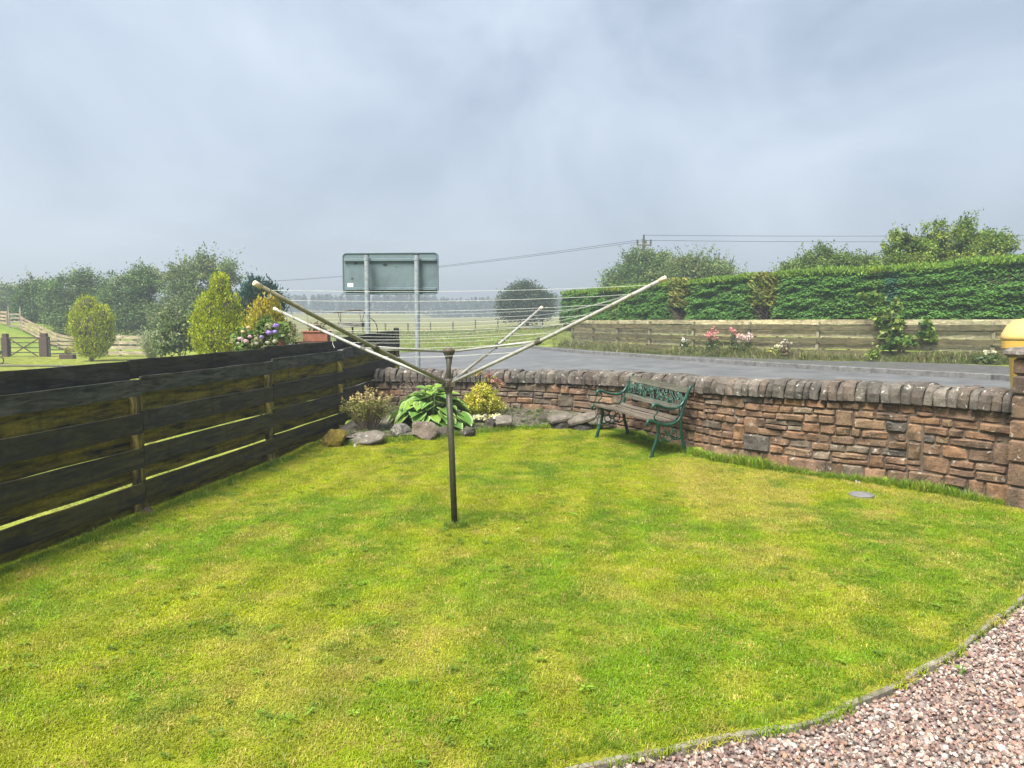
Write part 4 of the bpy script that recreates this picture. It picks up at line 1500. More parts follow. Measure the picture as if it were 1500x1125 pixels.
for (spx, spy, sr) in ((520.5, 385.5, .030), (564, 388, .036), (515, 408, .018), (581, 391, .012)):
    st = at(spx, spy, 13.5); rr = random.Random(int(spx))
    P = [(st[0] - sg[0] + sr * rr.uniform(.7, 1.2) * math.cos(a) * 1.2, -.0128, st[2] - sg[2] + sr * rr.uniform(.6, 1) * math.sin(a)) for a in np.linspace(0, 2 * PI, 9)[:-1]]
    obj("dirt_smudge", P, [tuple(range(8))], M['smudge'], sign, SA)

# ------------------------------------------------------------------ rotary clothes dryer
base = np.array([-.441, 5.627, 0.0])
hub = at(657, 563, 5.667); topp = at(657.5, 513, 5.70)
dry = thing("rotary_clothes_dryer", "old four armed rotary clothes dryer standing open in the middle of the lawn", "clothes dryer", base)
mb = MB(); mb.tube([base - np.array([0, 0, .15]), base + (hub - base) * .55, hub], .024, 16)
mb.build("mast", M['mast_low'], dry, smooth=True)
mb = MB(); mb.tube([hub - np.array([0, 0, .02]), topp + np.array([0, 0, .015])], .018, 14)
mb.build("inner_mast", M['mast'], dry, smooth=True)
mb = MB(); mb.tube([hub - np.array([0, 0, .075]), hub - np.array([0, 0, .03]), hub + np.array([0, 0, .03]), hub + np.array([0, 0, .045])], [.026, .034, .034, .026], 14)
for a in range(4): mb.box(hub + np.array([math.cos(a * PI / 2 + 4.2), math.sin(a * PI / 2 + 4.2), 0]) * .042, (.035, .035, .045), bev=.005)
mb.build("lower_hub", M['mast'], dry)
mb = MB(); mb.lathe(topp - np.array([0, 0, .055]), [(.02, -.06), (.024, -.02), (.036, .02), (.05, .045), (.052, .058), (.03, .066), (.022, .08), (.006, .086)], 14)
mb.build("top_hub", M['mast'], dry, smooth=True)
mb = MB(); mb.lathe(base, [(.045, -.03), (.042, .006), (.027, .012), (.027, .04)], 14); mb.build("ground_socket", M['mast_low'], dry)
TIP = [at(375, 416, 4.143), at(973, 408, 4.827), at(793, 451, 7.239), at(403, 453, 6.554)]
AMAT = [M['arm_algae'], M['arm'], M['arm'], M['arm']]
ARMS = []
for i, tp_ in enumerate(TIP):
    h0 = hub + (tp_ - hub) / np.linalg.norm(tp_ - hub) * .045
    mid = h0 * .5 + tp_ * .5 - np.array([0, 0, .012])
    mb = MB(); mb.tube([h0, h0 * .75 + tp_ * .25 - np.array([0, 0, .008]), mid, h0 * .25 + tp_ * .75 - np.array([0, 0, .008]), tp_], .0125 if i > 1 else .0135, 12)
    a = mb.build("arm", AMAT[i], dry, smooth=True)
    d = (tp_ - h0) / np.linalg.norm(tp_ - h0)
    mb = MB(); mb.tube([tp_ - d * .035, tp_ - d * .003, tp_ + d * .012, tp_ + d * .016], [.0155, .0165, .0165, .011], 12)
    mb.build("end_cap", M['plastic_cap'], a, smooth=True)
    ARMS.append((h0, tp_))


def arm_pt(i, t):
    h0, e = ARMS[i]
    return h0 + (e - h0) * t - np.array([0, 0, .012 * 4 * t * (1 - t)])


for i in range(4):
    e = arm_pt(i, .445)
    mb = MB(); mb.tube([topp - np.array([0, 0, .012]) + (e - topp) * .08, topp + (e - topp) * .5 - np.array([0, 0, .004]), e + np.array([0, 0, .006])], .0085 if i < 2 else .0075, 8)
    mb.build("strut", M['arm'], dry, smooth=True)
    mb = MB(); d = ARMS[i][1] - ARMS[i][0]; d /= np.linalg.norm(d)
    mb.tube([e - d * .022, e + d * .022], .0195, 10); mb.box(e + np.array([0, 0, .02]), (.02, .02, .03), bev=.004)
    mb.build("strut_collar", M['mast'], dry)
rr = random.Random(3)
FR = [.335, .43, .525, .615, .70, .785, .87, .95]
for k, t in enumerate(FR):
    mb = MB()
    P = []
    for i in range(4):
        a = arm_pt(i, t + rr.uniform(-.006, .006)) + np.array([0, 0, .004]); b = arm_pt((i + 1) % 4, t + rr.uniform(-.006, .006)) + np.array([0, 0, .004])
        sag = (.012 + .028 * rr.random()) * t * (2.0 if rr.random() < .25 else 1)
        for q in np.linspace(0, 1, 13)[:-1]:
            P.append(a + (b - a) * q - np.array([0, 0, sag * 4 * q * (1 - q)]))
    P.append(P[0])
    mb.tube(P, .0014, 5, cap=False)
    mb.build("washing_line", M['line'], dry)
# knots and loose cord ends on the arms
mb = MB()
for i in range(4):
    for t in FR:
        p = arm_pt(i, t); d = ARMS[i][1] - ARMS[i][0]; d /= np.linalg.norm(d)
        mb.tube([p - d * .004, p + d * .004], .0152, 8)
mb.build("line_ring", M['arm_algae'], dry)["kind"] = "stuff"
for (i, t, Lc) in ((0, .955, .0), (0, .67, .14), (3, .94, .05), (2, .93, .06)):
    p = arm_pt(i, t); mb = MB()
    if Lc == 0:
        mb.tube([p + np.array([.0, 0, -.01]) + .018 * np.array([math.sin(a), .2 * math.sin(a), math.cos(a) - 1]) for a in np.linspace(0, 5.6, 14)], .0022, 5)
    else:
        mb.tube([p, p + np.array([.012, 0, -Lc * .4]), p + np.array([-.004, .01, -Lc * .8]), p + np.array([.01, 0, -Lc])], .0022, 5)
    mb.build("cord_end", M['line'], dry)

# ------------------------------------------------------------------ garden bench
FL, FRt, BR_, BL_ = gr(872, 640), gr(959.5, 672), gr(1006, 666), gr(915, 637)
ctr = (FL + FRt + BR_ + BL_) / 4
xa = (FRt - FL) + (BR_ - BL_); xa /= np.linalg.norm(xa)
ya = (BR_ - FRt) + (BL_ - FL); ya -= xa * ya.dot(xa); ya /= np.linalg.norm(ya)
za = np.cross(xa, ya)
BLEN = 1.17
B4 = Matrix(((xa[0], ya[0], za[0], 0), (xa[1], ya[1], za[1], 0), (xa[2], ya[2], za[2], 0), (0, 0, 0, 1)))
MBn = Matrix.Translation(Vector(ctr)) @ B4 @ Matrix.Translation((0, -.235, 0))
bench = thing("garden_bench", "green cast iron bench with weathered wooden slats against the curved wall", "bench", ctr)


def cat2(P, n=6): return [tuple(p) for p in catmull(P, n)]


def side(x, P, r, flat=.62, n=8):
    mb = MB()
    pts = [(x, p[0], p[1]) for p in cat2(P)]
    m_ = len(pts)
    rr_ = [np.interp(i / (m_ - 1), np.linspace(0, 1, len(r)), r) for i in range(m_)] if hasattr(r, '__len__') else r
    mb.tube(pts, rr_, n, flat=flat, flat_axis=(1, 0, 0))
    return mb


FLEG = [(-.01, -.01), (.005, .07), (.045, .19), (.07, .29), (.065, .37), (.045, .415)]
RLEG = [(.49, -.01), (.47, .08), (.43, .20), (.405, .31), (.40, .41)]
UPR = [(.40, .40), (.41, .48), (.44, .58), (.475, .68), (.505, .77), (.53, .805), (.56, .815)]
SRAIL = [(-.075, .385), (-.095, .405), (-.085, .435), (-.045, .445), (.02, .42), (.12, .385), (.24, .375), (.33, .395), (.385, .44), (.41, .50)]
ARM = [(-.005, .575), (-.025, .595), (-.01, .625), (.035, .628), (.11, .60), (.20, .575), (.30, .565), (.37, .585), (.42, .625), (.445, .67)]
ASUP = [(.03, .615), (.055, .575), (.045, .53), (.01, .50), (.015, .46), (.05, .43)]
ASUP2 = [(.36, .575), (.375, .53), (.36, .48), (.33, .44), (.31, .40)]
LOW = [(.05, .22), (.10, .185), (.16, .20), (.22, .175), (.28, .20), (.35, .185), (.42, .22)]
for sx in (-1, 1):
    x = sx * BLEN / 2
    f = side(x, FLEG, [.028, .025, .023, .024, .028, .025]).build("leg", M['green_iron'], bench, MBn, True)
    mb = MB(); mb.box((x, -.008, .012), (.034, .052, .024), bev=.006); mb.build("foot", M['green_iron'], f, MBn)
    f = side(x, RLEG, [.028, .025, .023, .024, .025]).build("leg", M['green_iron'], bench, MBn, True)
    mb = MB(); mb.box((x, .487, .012), (.034, .052, .024), bev=.006); mb.build("foot", M['green_iron'], f, MBn)
    side(x, UPR, [.021, .02, .018, .018, .020, .018, .012], .8).build("back_upright", M['green_iron'], bench, MBn, True)
    side(x, SRAIL, [.014, .018, .02, .02, .019, .018, .018, .018, .017, .015], .8).build("seat_bracket", M['green_iron'], bench, MBn, True)
    side(x, ARM, [.013, .016, .019, .018, .016, .016, .016, .016, .016, .014], 1.1).build("armrest", M['green_iron'], bench, MBn, True)
    mb = side(x, ASUP, .010); mb2 = side(x, ASUP2, .010); mb.add(mb2.V, mb2.F)
    mb.build("scroll", M['green_iron'], bench, MBn, True)
    mb = side(x, LOW, .010)
    for (cy, cz, cr) in ((.16, .255, .05), (.30, .255, .05), (.23, .30, .055)):
        ring = side(x, [(cy + cr * math.cos(a), cz + cr * math.sin(a)) for a in np.linspace(0, 2 * PI, 9)], .008); mb.add(ring.V, ring.F)
    mb.build("stretcher", M['green_iron'], bench, MBn, True)
for i, (y, z) in enumerate([(-.035, .452), (.045, .438), (.125, .415), (.205, .402), (.285, .405), (.355, .428)]):
    me = board_mesh(BLEN - .03, .062, .022, M['wood_bench'], 10 + i)
    tilt = [-.05, -.22, -.2, -.06, .10, .45][i]
    o = inst("slat", me, bench, MBn @ Matrix.Translation((0, y, z)) @ Matrix.Rotation(tilt, 4, 'X') @ Matrix.Rotation(PI / 2, 4, 'X'))
    k = rnd.uniform(.85, 1.15); o.color = (.095 * k, .074 * k, .055 * k, .2)
bt = math.atan2(.505 - .44, .77 - .58)
for (y, z, h) in ((.505, .765, .075), (.43, .545, .06)):
    o = inst("back_rail", board_mesh(BLEN - .03, h, .024, M['wood_bench'], 30 + int(h * 100)), bench, MBn @ Matrix.Translation((0, y, z)) @ Matrix.Rotation(-bt, 4, 'X'))
    o.color = (.085, .078, .06, .3)
# cast iron rose panel between the rails
PM = MBn @ Matrix.Translation((0, .468, .655)) @ Matrix.Rotation(-bt, 4, 'X')
mb = MB(); rr = random.Random(12)
PW, PH = BLEN - .06, .17
for (x0, x1, z0, z1) in ((-PW / 2, PW / 2, PH / 2, PH / 2), (-PW / 2, PW / 2, -PH / 2, -PH / 2), (-PW / 2, -PW / 2, -PH / 2, PH / 2), (PW / 2, PW / 2, -PH / 2, PH / 2)):
    mb.tube([(x0, 0, z0), (x1, 0, z1)], .008, 6)
for k in range(19):
    x = -PW / 2 + PW * (k + .5) / 19 + rr.uniform(-.02, .02)
    s_ = rr.choice([-1, 1])
    P = [(x - s_ * .07, 0, -PH / 2), (x - s_ * .03, .004, -.02), (x + s_ * .02, -.004, .02), (x + s_ * .08, 0, PH / 2)]
    mb.tube(cat2(P, 5), .0055, 5)
V_ = []
roses = MB()
for k in range(16):
    cx = -PW / 2 + PW * (k + .5) / 16 + rr.uniform(-.015, .015); cz = rr.uniform(-.055, .055)
    if k % 3 == 0:
        for q in range(3):
            rad = .034 - q * .010
            roses.tube([(cx + rad * math.cos(a), -.006 - q * .006, cz + rad * math.sin(a)) for a in np.linspace(0, 2 * PI, 8)], .009, 5, cap=False)
    for q in range(5):
        a = rr.uniform(0, 2 * PI); d = rr.uniform(.02, .055)
        lx, lz = cx + d * math.cos(a), max(-.075, min(.075, cz + d * math.sin(a)))
        th = rr.uniform(0, 2 * PI); ll = rr.uniform(.022, .036)
        u_ = Vector((math.cos(th), 0, math.sin(th))); v_ = Vector((-math.sin(th), 0, math.cos(th)))
        c_ = Vector((lx, -.004, lz))
        top_ = [c_ - u_ * ll, c_ + v_ * ll * .55, c_ + u_ * ll, c_ - v_ * ll * .55]
        V4 = top_ + [p + Vector((0, .008, 0)) for p in top_] + [c_ + Vector((0, -.006, 0))]
        roses.add(V4, [(0, 8, 1), (1, 8, 2), (2, 8, 3), (3, 8, 0), (0, 1, 5, 4), (1, 2, 6, 5), (2, 3, 7, 6), (3, 0, 4, 7), (7, 6, 5, 4)])
pnl = mb.build("back_panel", M['rose_iron'], bench, PM, True)
roses.build("rose_leaves", M['rose_iron'], pnl, PM)

# ------------------------------------------------------------------ grit bin behind the pier
GB = at(1539, 500, 11.0)
GBR = math.atan2(-GB[0], GB[1])
gz = t1(GB[0], GB[1])
gb = thing("grit_bin", "yellow plastic grit bin with domed lid behind the gate pier", "grit bin", (GB[0], GB[1], gz))


def super_ring(w, d, z, n=28, p=4.0):
    out = []
    for k in range(n):
        a = 2 * PI * k / n; c, s_ = math.cos(a), math.sin(a)
        ux, uy = w / 2 * math.copysign(abs(c) ** (2 / p), c), d / 2 * math.copysign(abs(s_) ** (2 / p), s_)
        out.append((GB[0] + ux * math.cos(GBR) - uy * math.sin(GBR), GB[1] + ux * math.sin(GBR) + uy * math.cos(GBR), z))
    return out


def loft(rings, cap0=True, cap1=True):
    n = len(rings[0]); V = [v for r in rings for v in r]
    F = [(i * n + k, i * n + (k + 1) % n, (i + 1) * n + (k + 1) % n, (i + 1) * n + k) for i in range(len(rings) - 1) for k in range(n)]
    if cap0: F.append(tuple(range(n))[::-1])
    if cap1: F.append(tuple((len(rings) - 1) * n + k for k in range(n)))
    return V, F


zt = at(1500, 463, 11)[2]
zr = at(1480, 510, 11)[2]; zm = at(1480, 499, 11)[2]; zu = at(1480, 494, 11)[2]
V, F = loft([super_ring(.88, .58, gz), super_ring(.90, .60, gz + .02), super_ring(1.04, .74, zr - .01), super_ring(1.05, .76, zr)])
obj("body", V, F, M['yellow'], gb, smooth=True)
V, F = loft([super_ring(1.21, .90, zr - .01), super_ring(1.22, .92, zr), super_ring(1.235, .93, zm)])
obj("rim", V, F, M['yellow'], gb)
V, F = loft([super_ring(1.24, .935, zm + .004), super_ring(1.26, .95, zu), super_ring(1.24, .94, zu + .05, p=3.6), super_ring(1.12, .84, zu + (zt - zu) * .55, p=3.2), super_ring(.90, .66, zu + (zt - zu) * .85, p=3),
             super_ring(.82, .58, zu + (zt - zu) * .84, p=3), super_ring(.45, .32, zt - .005, p=2.6), super_ring(.08, .06, zt, p=2)])
obj("lid", V, F, M['yellow_lid'], gb, smooth=True)
RB = Matrix.Translation((GB[0], GB[1], 0)) @ Matrix.Rotation(GBR, 4, 'Z')
mb = MB(); mb.tube(cat2([(-.38, -.345, zr - .24), (-.30, -.355, zr - .15), (0, -.362, zr - .13)], 5), .012, 6)
mb.build("moulded_rib", M['yellow'], gb, RB, smooth=True)
mb = MB(); mb.box((-.08, -.335, zu + (zt - zu) * .70), (.30, .02, .09), R=Matrix.Rotation(-.95, 3, 'X'), bev=.006)
mb.build("faded_label", M['label_yellow'], gb, RB)

# ------------------------------------------------------------------ rocks edging the bed
def rock(name, label, px0, px1, py0, py1, col, seed, flat=False, group="edging stones of the flower bed", cat="stone", depth=None, rotz=0, base_z=None, tilt=(0, 0)):
    cx = (px0 + px1) / 2
    g = gr(cx, py1)
    Y = g[1]; k = Y / FPX
    w = (px1 - px0) * k; h = (py1 - py0) * k * (1.0 if not flat else 1.0)
    bm = bmesh.new()
    bmesh.ops.create_icosphere(bm, subdivisions=3, radius=.5)
    rr = random.Random(seed); off = Vector((rr.uniform(0, 99), rr.uniform(0, 99), rr.uniform(0, 99)))
    planes = [(Vector((rr.gauss(0, 1), rr.gauss(0, 1), rr.gauss(0, .7))).normalized(), rr.uniform(.22, .36)) for _ in range(13)]
    for v in bm.verts:
        p = v.co.copy()
        for n_, d_ in planes:       # knock flat facets off the sphere
            e = p.dot(n_) - d_
            if e > 0: p -= n_ * e * .96
        p += p.normalized() * (mnoise.noise(p * 3 + off) * .07 + mnoise.noise(p * 9 + off) * .035)
        v.co = p
    bx = max(abs(v.co.x) for v in bm.verts); bz_ = max(abs(v.co.z) for v in bm.verts); by = max(abs(v.co.y) for v in bm.verts)
    d = depth or w * .7
    for v in bm.verts: v.co = Vector((v.co.x / bx * w / 2, v.co.y / by * d / 2, v.co.z / bz_ * (h / 2 + .03)))
    me = bpy.data.meshes.new(name); bm.to_mesh(me); bm.free()
    me.materials.append(M['rock'])
    o = bpy.data.objects.new(name, me)
    place(o, None, Matrix.Translation((g[0], g[1] + d * .35, g[2] + h / 2 - .035)) @ Matrix.Rotation(rotz, 4, 'Z') @ Matrix.Rotation(tilt[0], 4, 'X') @ Matrix.Rotation(tilt[1], 4, 'Y'))
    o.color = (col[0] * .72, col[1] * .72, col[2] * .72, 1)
    return tag(o, label, cat, group)


def slab(name, label, px0, px1, py0, py1, col, seed, lift=.10, slope=.22, roll=0.0, dpt=.26):
    """Flat flagstone with a rough outline, its back on the soil and its front edge overhanging."""
    g = gr((px0 + px1) / 2, py1); k = g[1] / FPX
    w = (px1 - px0) * k; rr = random.Random(seed); n = 9; th = .055
    P = []
    for i in range(n):
        a = 2 * PI * i / n
        P.append((w / 2 * math.copysign(abs(math.cos(a)) ** .55, math.cos(a)) * rr.uniform(.86, 1.06), dpt / 2 * math.copysign(abs(math.sin(a)) ** .6, math.sin(a)) * rr.uniform(.85, 1.1)))
    V = []
    for z, sc in ((-th / 2, .93), (-th * .1, 1.02), (th * .32, 1.0), (th / 2, .93)):
        V += [(x * sc + .006 * rr.uniform(-1, 1), y * sc, z + .006 * rr.uniform(-1, 1)) for x, y in P]
    F = [tuple(range(n))[::-1], tuple(3 * n + i for i in range(n))] + [(j * n + i, j * n + (i + 1) % n, (j + 1) * n + (i + 1) % n, (j + 1) * n + i) for j in range(3) for i in range(n)]
    Mx = Matrix.Translation((g[0], g[1] + dpt * .42, g[2] + lift)) @ Matrix.Rotation(rr.uniform(-.15, .15), 4, 'Z') @ Matrix.Rotation(slope, 4, 'X') @ Matrix.Rotation(roll, 4, 'Y')
    o = obj(name, V, F, M['rock'], None, Mx)
    o.color = (col[0] * .72, col[1] * .72, col[2] * .72, 1)
    return tag(o, label, "stone", "edging stones of the flower bed")


rock("mossy_stone", "ochre moss covered stone at the fence end of the flower bed", 466, 508, 627, 655, (.17, .125, .010), 1, depth=.3)
slab("flat_stone", "long flat grey stone tilted beside the mossy ochre one", 505, 563, 631, 653, (.155, .135, .11), 2, .08, .45, -.16)
rock("pale_stone", "pale lichen spotted stone under the left side of the hosta", 569, 600, 619, 643, (.20, .185, .16), 3)
rock("brown_stone", "largest pinkish brown stone in front of the hosta", 599, 643, 617, 645, (.20, .155, .12), 4)
rock("dark_stone", "low dark stone half hidden left of the dryer mast", 640, 668, 623, 641, (.075, .066, .05), 5)
rock("dark_stone", "low dark stone just right of the dryer mast", 670, 697, 624, 640, (.06, .055, .042), 6)
slab("slab_stone", "light angular slab in front of the golden bush", 722, 752, 611, 631, (.19, .165, .135), 7, .13, .5, -.05, .22)
rock("dark_stone", "small dark stone leaning against the light angular slab", 706, 728, 612, 631, (.065, .056, .042), 8)
slab("slab_stone", "flat dark edged slab in the middle of the bed edge", 800, 842, 610, 629, (.15, .13, .105), 9, .14, .22, -.14)
rock("dark_stone", "dark filler painted as the shaded void under the middle slab", 803, 838, 617, 629, (.05, .045, .036), 29)  # dark rock added to stand for the shaded void below the slab
slab("slab_stone", "long light topped slab beside the bench's left leg", 830, 877, 606, 631, (.165, .14, .11), 10, .15, .26, -.28)
rock("dark_stone", "dark filler painted as the shaded void under the slab beside the bench", 838, 872, 618, 631, (.05, .045, .036), 30)  # dark filler again, painted shade for the hollow under this slab
slab("slab_stone", "small slab behind the bench's left legs", 874, 900, 612, 631, (.14, .12, .10), 11, .12, .3, -.2, .2)
rock("rounded_stone", "rounded brown stone at the back of the bed edge", 786, 804, 604, 624, (.115, .098, .075), 12)
rock("small_stone", "small white pebble lying in front of the long flat grey stone", 517, 523, 649, 655, (.62, .58, .52), 13, cat="pebble", group=None)
rock("small_stone", "little brown stone on the grass at the foot of a fence post", 204, 226, 742, 754, (.20, .13, .09), 14, cat="stone", group=None)
rock("small_stone", "small pale stone on the grass behind the bench leg by the wall", 976, 986, 648, 655, (.45, .42, .37), 15, cat="stone", group=None)
rock("bone_chip", "white chip lying on the grass below the curved wall", 1252, 1264, 703, 708, (.32, .29, .24), 16, cat="stone", group=None)
dcv = gr(1262, 727)
mb = MB(); mb.lathe((dcv[0], dcv[1], dcv[2]), [(.11, -.02), (.11, .018), (.095, .026), (.03, .028)], 20)
o = mb.build("drain_cover", M['kerb']); tag(o, "small round grey drain cover sunk in the lawn near the wall", "drain cover")

# edging strip along the gravel
er = tag(place(bpy.data.objects.new("edging", None)), "thin concrete edging between the lawn and the gravel", "edging", kind="structure")
EP = Path(EDGE); s = 0.0
while s < EP.L - .05:
    ln = min(.9, EP.L - s); V = []; F = []
    n = 13
    for i in range(n):
        q = s + .004 + (ln - .008) * i / (n - 1); p = EP.at(q); t = EP.tan(q); nn = np.array([t[1], -t[0]])
        j = .007 * mnoise.noise(Vector((q * 3, 0, 0))); p = p + nn * .008 * mnoise.noise(Vector((q * 2.3, 7, 0)))
        for d, z in ((-.014, -.06), (-.014, -.004 + j), (-.009, .001 + j), (.009, .001 + j), (.014, -.005 + j), (.014, -.06)):
            V.append((p[0] + nn[0] * d, p[1] + nn[1] * d, z))
    for i in range(n - 1):
        for k in range(5): F.append((i * 6 + k, (i + 1) * 6 + k, (i + 1) * 6 + k + 1, i * 6 + k + 1))
    F += [tuple(range(6))[::-1], tuple((n - 1) * 6 + k for k in range(6))]
    obj("edging_strip", V, F, M['concrete'], er)
    s += ln

# ------------------------------------------------------------------ bed plants
def hosta():
    c = at(632, 602, 10.15); bz0 = float(bed_z(np.array([c[0]]), np.array([c[1]]))[0])
    t = thing("hosta", "large hosta with cream edged green leaves in the flower bed", "hosta", (c[0], c[1], bz0))
    metas = []
    for v in range(4):
        rr = random.Random(v + 60)
        nu, nv = 9, 7
        V = []; Cc = []
        for i in range(nu):
            u = i / (nu - 1)
            wd = .43 * (math.sin(PI * min(1, u * .93 + .07) ** .72) ** .8) + .004
            if i == nu - 1: wd = .012
            for j in range(nv):
                q = -1 + 2 * j / (nv - 1)
                x = u; y = wd * q
                z = -.42 * u * u * (.7 + .5 * (v % 2)) + .22 * u + .13 * abs(q) ** 1.4 * (1 - .5 * u) + .02 * math.sin(7 * u + 3 * q + v) * abs(q)
                V.append((x, y, z))
                edge = abs(q) > .8 or u > .93
                g = rr.uniform(.85, 1.1)
                Cc.append((.36, .45, .19) if edge else ((.10 * g, .22 * g, .035 * g) if v < 2 else (.17 * g, .29 * g, .04 * g)))
        F = [(i * nv + j, (i + 1) * nv + j, (i + 1) * nv + j + 1, i * nv + j + 1) for i in range(nu - 1) for j in range(nv - 1)]
        metas.append(mesh_from("hosta_leaf", V, F, True, Cc, M['leaf']))
    rr = random.Random(17)
    mb = MB()
    n = 140
    for i in range(n):
        q = (i + .5) / n
        az = i * 2.39996 + rr.uniform(-.25, .25)
        el = 1.25 - 1.35 * q ** .75 + rr.uniform(-.12, .12)      # inner leaves stand, outer ones lie
        pet = .07 + .29 * q ** .7
        ln = .155 + .09 * q + rr.uniform(-.03, .03)
        d = Vector((math.cos(az) * math.cos(el) * 1.1, math.sin(az) * math.cos(el) * .8, 0))
        st = Vector((c[0], c[1], bz0)) + Vector((math.cos(az) * .04, math.sin(az) * .04, 0))
        hz = .45 - .34 * q ** 1.1 + rr.uniform(-.09, .05)
        p = st + d * pet + Vector((0, 0, max(.06, hz)))
        mb.tube([st, st.lerp(p, .5) + Vector((0, 0, .04)), p], [.006, .005, .004], 4)
        R = Matrix.Rotation(az + rr.uniform(-.3, .3), 4, 'Z') @ Matrix.Rotation(-(el * .30) + .62 * q + rr.uniform(-.15, .15), 4, 'Y') @ Matrix.Rotation(rr.uniform(-.35, .35), 4, 'X')
        inst("leaf", metas[i % 4], t, Matrix.Translation(p) @ R @ Matrix.Scale(ln, 4))
    mb.build("leaf_stalks", M['leaf_stalk'], t)


M['leaf_stalk'] = mat_noise("leaf_stalk", (.10, .18, .04), (.16, .24, .06), 20, .6)
hosta()
bc = at(706, 592, 10.5); bzz = float(bed_z(np.array([bc[0]]), np.array([bc[1]]))[0])
leafy("golden_bush", "rounded golden yellow bush between the dryer mast and the wall", "bush",
      [(bc[0], bc[1], bzz + .27, .27, .24, .22), (bc[0] - .12, bc[1], bzz + .22, .19, .2, .16), (bc[0] + .13, bc[1], bzz + .20, .18, .2, .16), (bc[0] + .02, bc[1], bzz + .42, .12, .12, .10)], 340, 26, .05, .032,
      [(.42, .40, .03), (.50, .46, .05), (.32, .34, .03), (.24, .29, .03), (.55, .48, .10)], 501, (bc[0], bc[1], bzz), aspect=.4, nb=16, stem_r=.012)
pf = at(708, 600, 10.3); pfz = float(bed_z(np.array([pf[0]]), np.array([pf[1]]))[0])
leafy("cream_primrose", "row of pale cream blooms low in front of the golden bush", "flowering plant", [(pf[0] + dx, pf[1], pfz + .07, .055, .04, .04) for dx in (-.12, -.04, .04, .13, .19)], 30, 12, .03, .035,
      [(.70, .66, .36), (.60, .60, .25), (.78, .76, .55)], 502, (pf[0], pf[1], pfz), aspect=.85, nb=5, stem_r=.005, mat=M['petal'])
pk = at(722, 556, 10.75); pkz = float(bed_z(np.array([pk[0]]), np.array([pk[1]]))[0])
leafy("pink_spirea", "dusky pink flower heads behind the golden bush", "flowering plant", [(pk[0] - .10, pk[1], pk[2] + .06, .06, .05, .04), (pk[0], pk[1], pk[2], .08, .06, .05), (pk[0] + .10, pk[1], pk[2] - .06, .06, .05, .05), (pk[0] - .22, pk[1], pk[2] + .10, .05, .04, .03)], 42, 14, .035, .026,
      [(.45, .20, .19), (.52, .28, .24), (.35, .2, .12), (.3, .27, .07)], 503, (pk[0], pk[1], pkz), aspect=.7, nb=8, stem_r=.006, mat=M['petal'])
bs = at(540, 620, 9.7); bsz = float(bed_z(np.array([bs[0]]), np.array([bs[1]]))[0])


def stemmy(name, label, cat, c, n, H, R, leafn, leaf, cols, seed, tipcols=None, mat=None, stem_col=None):
    t = thing(name, label, cat, c)
    rr = random.Random(seed); r = np.random.default_rng(seed)
    mb = MB(); P = []; D = []
    for _ in range(n):
        a = rr.uniform(0, 2 * PI); d = R * math.sqrt(rr.random()); h = H * rr.uniform(.55, 1.0) * (1 - .3 * (d / R))
        b = Vector(c) + Vector((math.cos(a) * d * .3, math.sin(a) * d * .3, -.02))
        e = Vector(c) + Vector((math.cos(a) * d, math.sin(a) * d * .8, h))
        m2 = b.lerp(e, .55) + Vector((rr.gauss(0, .01), rr.gauss(0, .01), .03))
        mb.tube([b, m2, e], [.0045, .0035, .002], 4)
        for k in range(leafn):
            q = rr.uniform(.35, 1.03)
            p = b.lerp(m2, q / .55) if q < .55 else m2.lerp(e, (q - .55) / .45)
            P.append(p); D.append((math.cos(a + rr.uniform(-2, 2)), math.sin(a + rr.uniform(-2, 2)), rr.uniform(.1, .9)))
    mb.build("stem", stem_col or M['twig'], t)
    P = np.array(P) + r.normal(size=(len(P), 3)) * leaf * .25; D = unit(np.array(D))
    V, F = leaf_quads(P + D * leaf * .4, D, unit(r.normal(size=(len(P), 3)) * .6 + np.array([0, -.2, 1])), leaf * r.uniform(.6, 1.3, len(P)), leaf * .42)
    cc = palette(len(P), cols, seed, .2)
    if tipcols is not None:
        hi = (P[:, 2] - c[2]) > H * .62
        cc[hi] = palette(int(hi.sum()), tipcols, seed + 2, .15)
    obj("foliage", V, F, mat or M['leaf'], t, cols=np.clip(cc, 0, 1))
    return t


stemmy("twiggy_shrub", "twiggy tan leaved shrub between the dark fence and the hosta", "shrub", (bs[0], bs[1], bsz), 95, .62, .36, 26, .042, [(.20, .21, .05), (.26, .24, .07), (.15, .18, .04)], 511, [(.50, .42, .16), (.42, .32, .14), (.56, .50, .20), (.36, .27, .12)])
ds = at(622, 566, 11.0); dsz = float(bed_z(np.array([ds[0]]), np.array([ds[1]]))[0])
stemmy("dry_flower_stems", "dry grey brown flower stalks standing behind the hosta", "dry plant", (ds[0], ds[1], dsz), 70, .62, .5, 9, .03, [(.20, .17, .14), (.26, .20, .17), (.15, .13, .10)], 512)
dd = at(628, 560, 10.9)
stemmy("tall_seed_head", "single tall dark seed head rising behind the hosta", "dry plant", (dd[0] - .02, dd[1] + .2, dsz), 4, .80, .05, 26, .02, [(.09, .07, .055)], 513)

